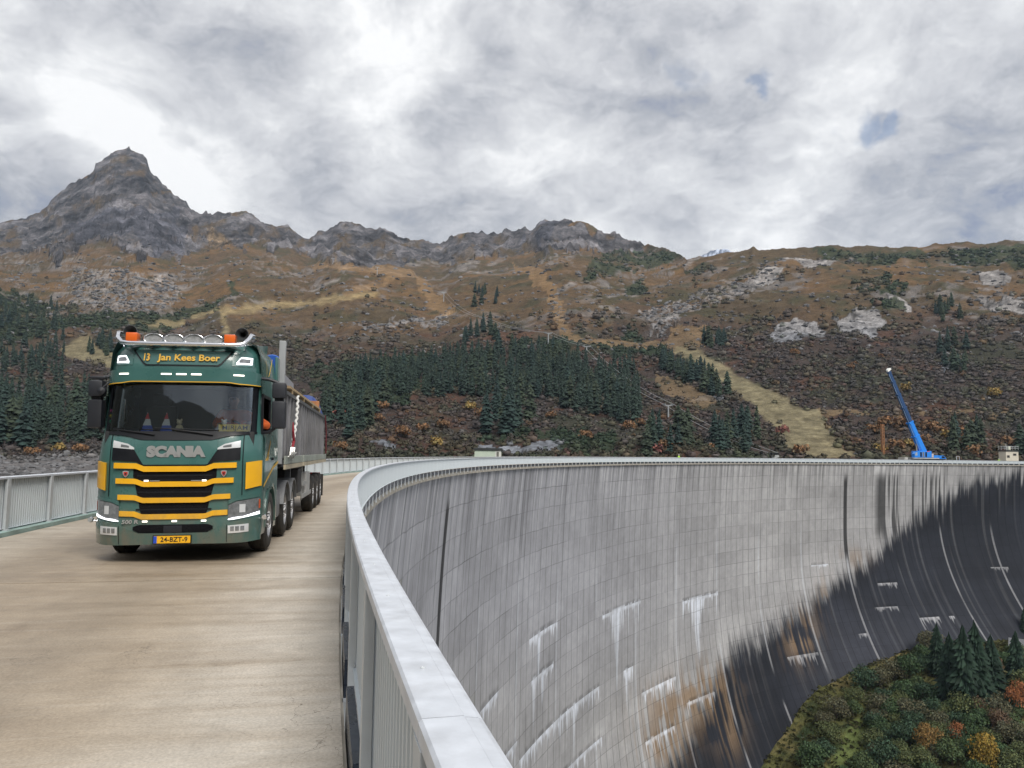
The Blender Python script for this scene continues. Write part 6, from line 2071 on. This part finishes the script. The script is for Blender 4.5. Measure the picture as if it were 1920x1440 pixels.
def boomseg(t0, t1, w0, w1, mat, name, lip=True):
    m = MB()
    L = (B1 - B0).length
    vs = []
    for t, w in ((t0, w0), (t1, w1)):
        c = B0 + ax * L * t
        for (u, v) in ((-.5, -.42), (.5, -.42), (.5, .3), (.3, .5), (-.3, .5), (-.5, .3)):
            vs.append(c + sd * u * w * .8 + nr * v * w)
    m.add(vs, [(5, 4, 3, 2, 1, 0), (6, 7, 8, 9, 10, 11)] + [(k, (k + 1) % 6, 6 + (k + 1) % 6, 6 + k) for k in range(6)])
    o = cr(name, m, mat)
    if lip:
        c = B0 + ax * L * t1
        q = MB(); vs = []
        for dd in (-.35, .12):
            for (u, v) in ((-.58, -.5), (.58, -.5), (.58, .58), (-.58, .58)):
                vs.append(c + ax * dd + sd * u * w1 * .8 + nr * v * w1)
        q.add(vs, [(3, 2, 1, 0), (4, 5, 6, 7)] + [(k, (k + 1) % 4, 4 + (k + 1) % 4, 4 + k) for k in range(4)])
        cr('collar', q, mat, o)
    # pale tube standing in for the highlight along the back edge
    m = MB(); m.tube([B0 + ax * L * t0 + nr * .5 * w0 - sd * .2 * w0, B0 + ax * L * t1 + nr * .5 * w1 - sd * .2 * w1], .07, 5)
    cr('edge_highlight', m, CLITE, o)
    return o


boomseg(-.02, .22, 2.5, 1.95, CBLUE, 'boom_base')
boomseg(.22, .385, 1.85, 1.70, CBLUE, 'boom_section')
boomseg(.385, .56, 1.50, 1.42, CNAVY, 'boom_section')
boomseg(.56, .72, 1.34, 1.28, CNAVY, 'boom_section')
boomseg(.72, .87, 1.20, 1.14, CNAVY, 'boom_section')
boomseg(.87, .985, 1.06, 1.0, CNAVY, 'boom_section')
c = B1 - ax * .2
cr('boom_head', MB().prism([c + nr * .5, c - nr * .9 + ax * .2, c - nr * 1.0 + ax * .7, c - nr * .2 + ax * 1.0, c + nr * .55 + ax * .6], (0, -.35, 0), (0, .35, 0)), HELM)
cr('luffing_cylinder', MB().tube([(-1.6, 0, 2.2), tuple(B0 + ax * 7.5 - nr * .7)], .22, 8), M_('cylinder_tan', (.40, .36, .26), .4, .4))
cr('hoist_rope', MB().tube([tuple(B1 + nr * .3), tuple(B0 + ax * 2 + nr * 1.2)], .03, 4), BLKP)

# ------------------------------------------------------------------ huts, mast, lift
def hut(name, P, rz, w, d, h, wall, roof, ov, th, base=-3, **kw):
    e = empty(name, P, rz, **kw)
    W = MB().box(-w / 2, w / 2, -d / 2, d / 2, base, h).build('wall', wall, e)
    R = MB().box(-w / 2 - ov, w / 2 + ov, -d / 2 - ov, d / 2 + ov, h + .003, h + th, .03).build('roof', roof, e)
    return e, W, R


PALEG = M_('pale_green_render', (.52, .60, .50), .85, var=.08, vscale=.5)
DROOF = M_('dark_flat_roof', (.03, .034, .036), .7, var=.2)
P_ = at(915, 863, 300)
e, W, R = hut('lake_hut', P_, .0, 10.2, 6, 3.9, PALEG, DROOF, .4, .8, label='pale green hut with dark flat roof behind the railing', cat='hut')
MB().box(3.3, 4.2, -3.03, -2.99, 1.2, 3.3).build('door', M_('hut_door', (.16, .16, .14), .6), e)
MB().box(2.9, 5.1, -3.015, -3.001, -1, 3.9).build('wall_panel', M_('white_render', (.66, .66, .62), .8), e)
CREAM = M_('cream_render', (.54, .50, .42), .85, var=.08, vscale=.8)
P_, a_ = crest_pt(1891.5, 206.5)
rt = math.atan2(-cos(a_), sin(a_))
e, W, R = hut('tower_hut', P_, rt, 4.7, 3.0, 4.2, CREAM, DROOF, .15, .32, base=.0, label='beige tower hut with roof railing on the far crest', cat='hut')
for (x0, x1, z0, z1) in ((-1.9, -1.0, 2.2, 2.9), (.4, 1.5, 2.9, 3.5)):
    f = MB().box(x0 - .08, x1 + .08, -1.54, -1.51, z0 - .08, z1 + .08).build('window', M_('window_frame_grey', (.30, .27, .24), .6), e)
    MB().box(x0, x1, -1.555, -1.542, z0, z1).build('pane', M_('dark_pane', (.05, .05, .05), .1), f)
rl = MB()
for x in (-2.3, -1.15, 0, 1.15, 2.3):
    for y in (-1.6, 1.6):
        MB().tube([(x, y, 4.72), (x, y, 5.95)], .035, 5).build('baluster', WHITEP, e)
for z in (5.3, 5.9):
    MB().tube([(-2.3, -1.6, z), (2.3, -1.6, z), (2.3, 1.6, z), (-2.3, 1.6, z), (-2.3, -1.6, z)], .04, 5).build('roof_rail', WHITEP, e)
MB().box(-.35, .45, -.5, .5, 4.72, 5.9).build('roof_box', M_('roof_box_cream', (.55, .56, .45), .7), e)
MB().tube([(-1.9, -1.2, 4.72), (-1.9, -1.2, 6.9)], .05, 5).build('antenna', WHITEP, e)
P_, a_ = crest_pt(1796.5, 204.9)
e = empty('gate_frame', P_, math.atan2(-cos(a_), sin(a_)), label='thin white rectangular frame standing at the far railing', cat='frame')
for x in (-.55, .55):
    MB().box(x - .05, x + .05, -.05, .05, -.05, 2.35).build('upright', WHITEP, e)
MB().box(-.6, .6, -.05, .05, 2.35, 2.45).build('lintel', WHITEP, e)

RUST = M_('rust_brown_steel', (.30, .14, .06), .7, var=.2, vscale=1)
P_ = Vector(ground(1656, 858)[0])
e = empty('lattice_mast', P_, .3, label='slender rust brown mast standing left of the blue crane', cat='mast')
for sx in (-.42, .42):
    for sy in (-.42, .42):
        MB().box(sx - .16, sx + .16, sy - .16, sy + .16, -2, 14.5).build('chord', RUST, e)
for k in range(10):
    z = k * 1.45
    MB().tube([(-.42, -.42, z), (.42, -.42, z + 1.45)], .09, 4).build('brace', RUST, e)
    MB().tube([(-.42, .42, z + 1.45), (.42, .42, z)], .09, 4).build('brace', RUST, e)

PYL = M_('galvanised_pylon', (.36, .38, .40), .5, .4)
tops = []
for i, (x, yb, yt, lab) in enumerate([(832, 562, 545, 'lift pylon on the upper slope beside the tan track'), (905, 622, 603, 'lift pylon standing among the conifers of the spur'), (1028, 652, 633, 'slim lift pylon above the middle of the wood'),
                                      (1100, 673, 655, 'lift pylon at the right end of the wood'), (1253, 786, 765, 'tilted lift pylon in the brush above the crest'), (707, 518, 503, 'lone pole on the high tan plateau'), (624, 499, 489, 'small pole on the left end of the high plateau')]):
    g0 = Vector(ground(x, yb)[0])
    h_ = (yb - yt) / FPX * g0.y * 1.0
    e = empty('lift_pylon', g0, .35, label=lab, cat='pylon', group='pylons of the ski lift')
    MB().tube([(0, 0, -2), (0, 0, h_)], [.55, .38], 8).build('mast', PYL, e)
    MB().box(-3.0, 3.0, -.25, .25, h_, h_ + .5).build('crossarm', PYL, e)
    for s in (-1, 1):
        MB().tube([(s * 2.6, -1.6, h_ + .75), (s * 2.6, 1.6, h_ + .75)], .28, 6).build('sheave_train', PYL, e)
    if i < 5: tops.append(g0 + Vector((0, 0, h_ + 1.0)))
st = Vector(ground(1452, 856)[0])
e = empty('lift_station', st, .1, label='small grey lift cabin hut at the lower end of the cable', cat='hut')
MB().box(-1.6, 1.6, -1.2, 1.2, -2, 2.2).build('wall', M_('station_grey', (.40, .42, .42), .7), e)
MB().box(-1.9, 1.9, -1.5, 1.5, 2.9, 3.2).build('roof', DROOF, e)
MB().box(-1.5, 1.5, -1.1, 1.1, 2.2, 2.9).build('window_band', BLKP, e)
tops.append(st + Vector((0, 0, 3.0)))
tops.insert(0, Vector(ground(772, 512)[0]) + Vector((0, 0, 4)))
for s in (-1, 1):
    m = MB()
    pts_ = []
    for a, b in zip(tops[:-1], tops[1:]):
        for k in range(8):
            t = k / 8
            p = a.lerp(b, t); p = p + Vector((s * 2.6, 0, -(b - a).length * .025 * 4 * t * (1 - t)))
            pts_.append(p)
    pts_.append(tops[-1] + Vector((s * 2.0, 0, 0)))
    m.tube(pts_, .12, 4)
    m.build('lift_cable', M_('cable_steel', (.30, .31, .32), .5, .3), None, label='%s cable of the ski lift running down the slope' % ('left hand' if s < 0 else 'right hand'), cat='cable', group='cables of the ski lift')

# house roof at the right edge of the valley
P_ = valley(1935, 1240)
e = empty('valley_house', P_ + Vector((3.0, 4, 0)), rad(-35), label='low house with grey roof at the right edge below the dam', cat='house')
MB().box(-4.2, 5, -3.2, 3.2, -3, 2.6).build('wall', CREAM, e)
rfm = MB()
rfm.add([(-5.4, -4.4, 2.3), (6, -4.4, 2.3), (6, 0, 4.0), (-5.4, 0, 4.0), (-5.4, 4.4, 2.3), (6, 4.4, 2.3), (-5.4, -4.4, 2.6), (6, -4.4, 2.6), (6, 0, 4.3), (-5.4, 0, 4.3), (-5.4, 4.4, 2.6), (6, 4.4, 2.6)],
        [(0, 1, 2, 3), (3, 2, 5, 4), (6, 9, 8, 7), (9, 10, 11, 8), (0, 6, 7, 1), (4, 5, 11, 10), (0, 3, 9, 6), (3, 4, 10, 9), (1, 7, 8, 2), (2, 8, 11, 5)])
rfm.build('roof', M_('grey_roof', (.12, .125, .135), .6, var=.15), e)

# ------------------------------------------------------------------ the air between
hz = bpy.data.materials.new('haze_air')
hz.use_nodes = True
t = hz.node_tree
t.nodes.clear()
pv = t.nodes.new('ShaderNodeVolumePrincipled')
pv.inputs['Color'].default_value = (.62, .78, 1.0, 1)
pv.inputs['Density'].default_value = 0.00006
pv.inputs['Anisotropy'].default_value = 0.2
ou = t.nodes.new('ShaderNodeOutputMaterial')
t.links.new(pv.outputs[0], ou.inputs['Volume'])
MB().box(-4200, 4200, -2200, 6600, -160, 1150).build('haze', hz, kind='stuff', label='thin blue autumn haze over the valley', cat='haze')

# ------------------------------------------------------------------ telling alike things apart by their place
ORD = ['first', 'second', 'third', 'fourth', 'fifth', 'sixth', 'seventh', 'eighth', 'ninth', 'tenth', 'eleventh', 'twelfth', 'thirteenth', 'fourteenth', 'fifteenth', 'sixteenth', 'seventeenth', 'eighteenth', 'nineteenth', 'twentieth']


def ordn(i):
    if i < 20: return ORD[i]
    n = i + 1
    return '%d%s' % (n, {1: 'st', 2: 'nd', 3: 'rd'}.get(n % 10 if n % 100 not in (11, 12, 13) else 0, 'th'))


def number(group, what):
    obs = [o for o in S.objects if o.get('group') == group]
    obs.sort(key=lambda o: float(to_px(np.array(o.location))[0]))
    for i, o in enumerate(obs):
        o['label'] = '%s from the left of %s' % (ordn(i), what)


for (poly, n, hr_, lab, grp) in CLUST[1:]:
    number(grp, 'the dark ' + {'shore spruces left of the truck': 'tall spruces on the shore left of the truck', 'high clump under the ridge': 'conifers in the high clump under the ridge', 'clump above the ski slope': 'conifers in the clump above the ski slope',
                               'spruce row along the ski slope': 'spruces in the row beside the ski slope'}.get(grp, grp))
number('scattered conifers of the upper slopes', 'the small conifers scattered on the upper slopes')
number('autumn shrubs of the right slope', 'the autumn shrubs on the right slope')
number('autumn shrubs of the near shore', 'the autumn shrubs on the shore behind the truck')
rows_ = [('the uppermost row of green bushes along the wall foot', 0, 1300), ('the second row of green bushes at the dam foot', 1300, 1348), ('the third row of green bushes at the dam foot', 1348, 1400), ('the lowest row of green bushes at the dam foot', 1400, 9999)]
for what, y0, y1 in rows_:
    obs = [o for o in VB if y0 <= float(to_px(np.array(o.location))[1]) < y1]
    obs.sort(key=lambda o: float(to_px(np.array(o.location))[0]))
    for i, o in enumerate(obs):
        o['label'] = '%s from the left in %s' % (ordn(i), what)
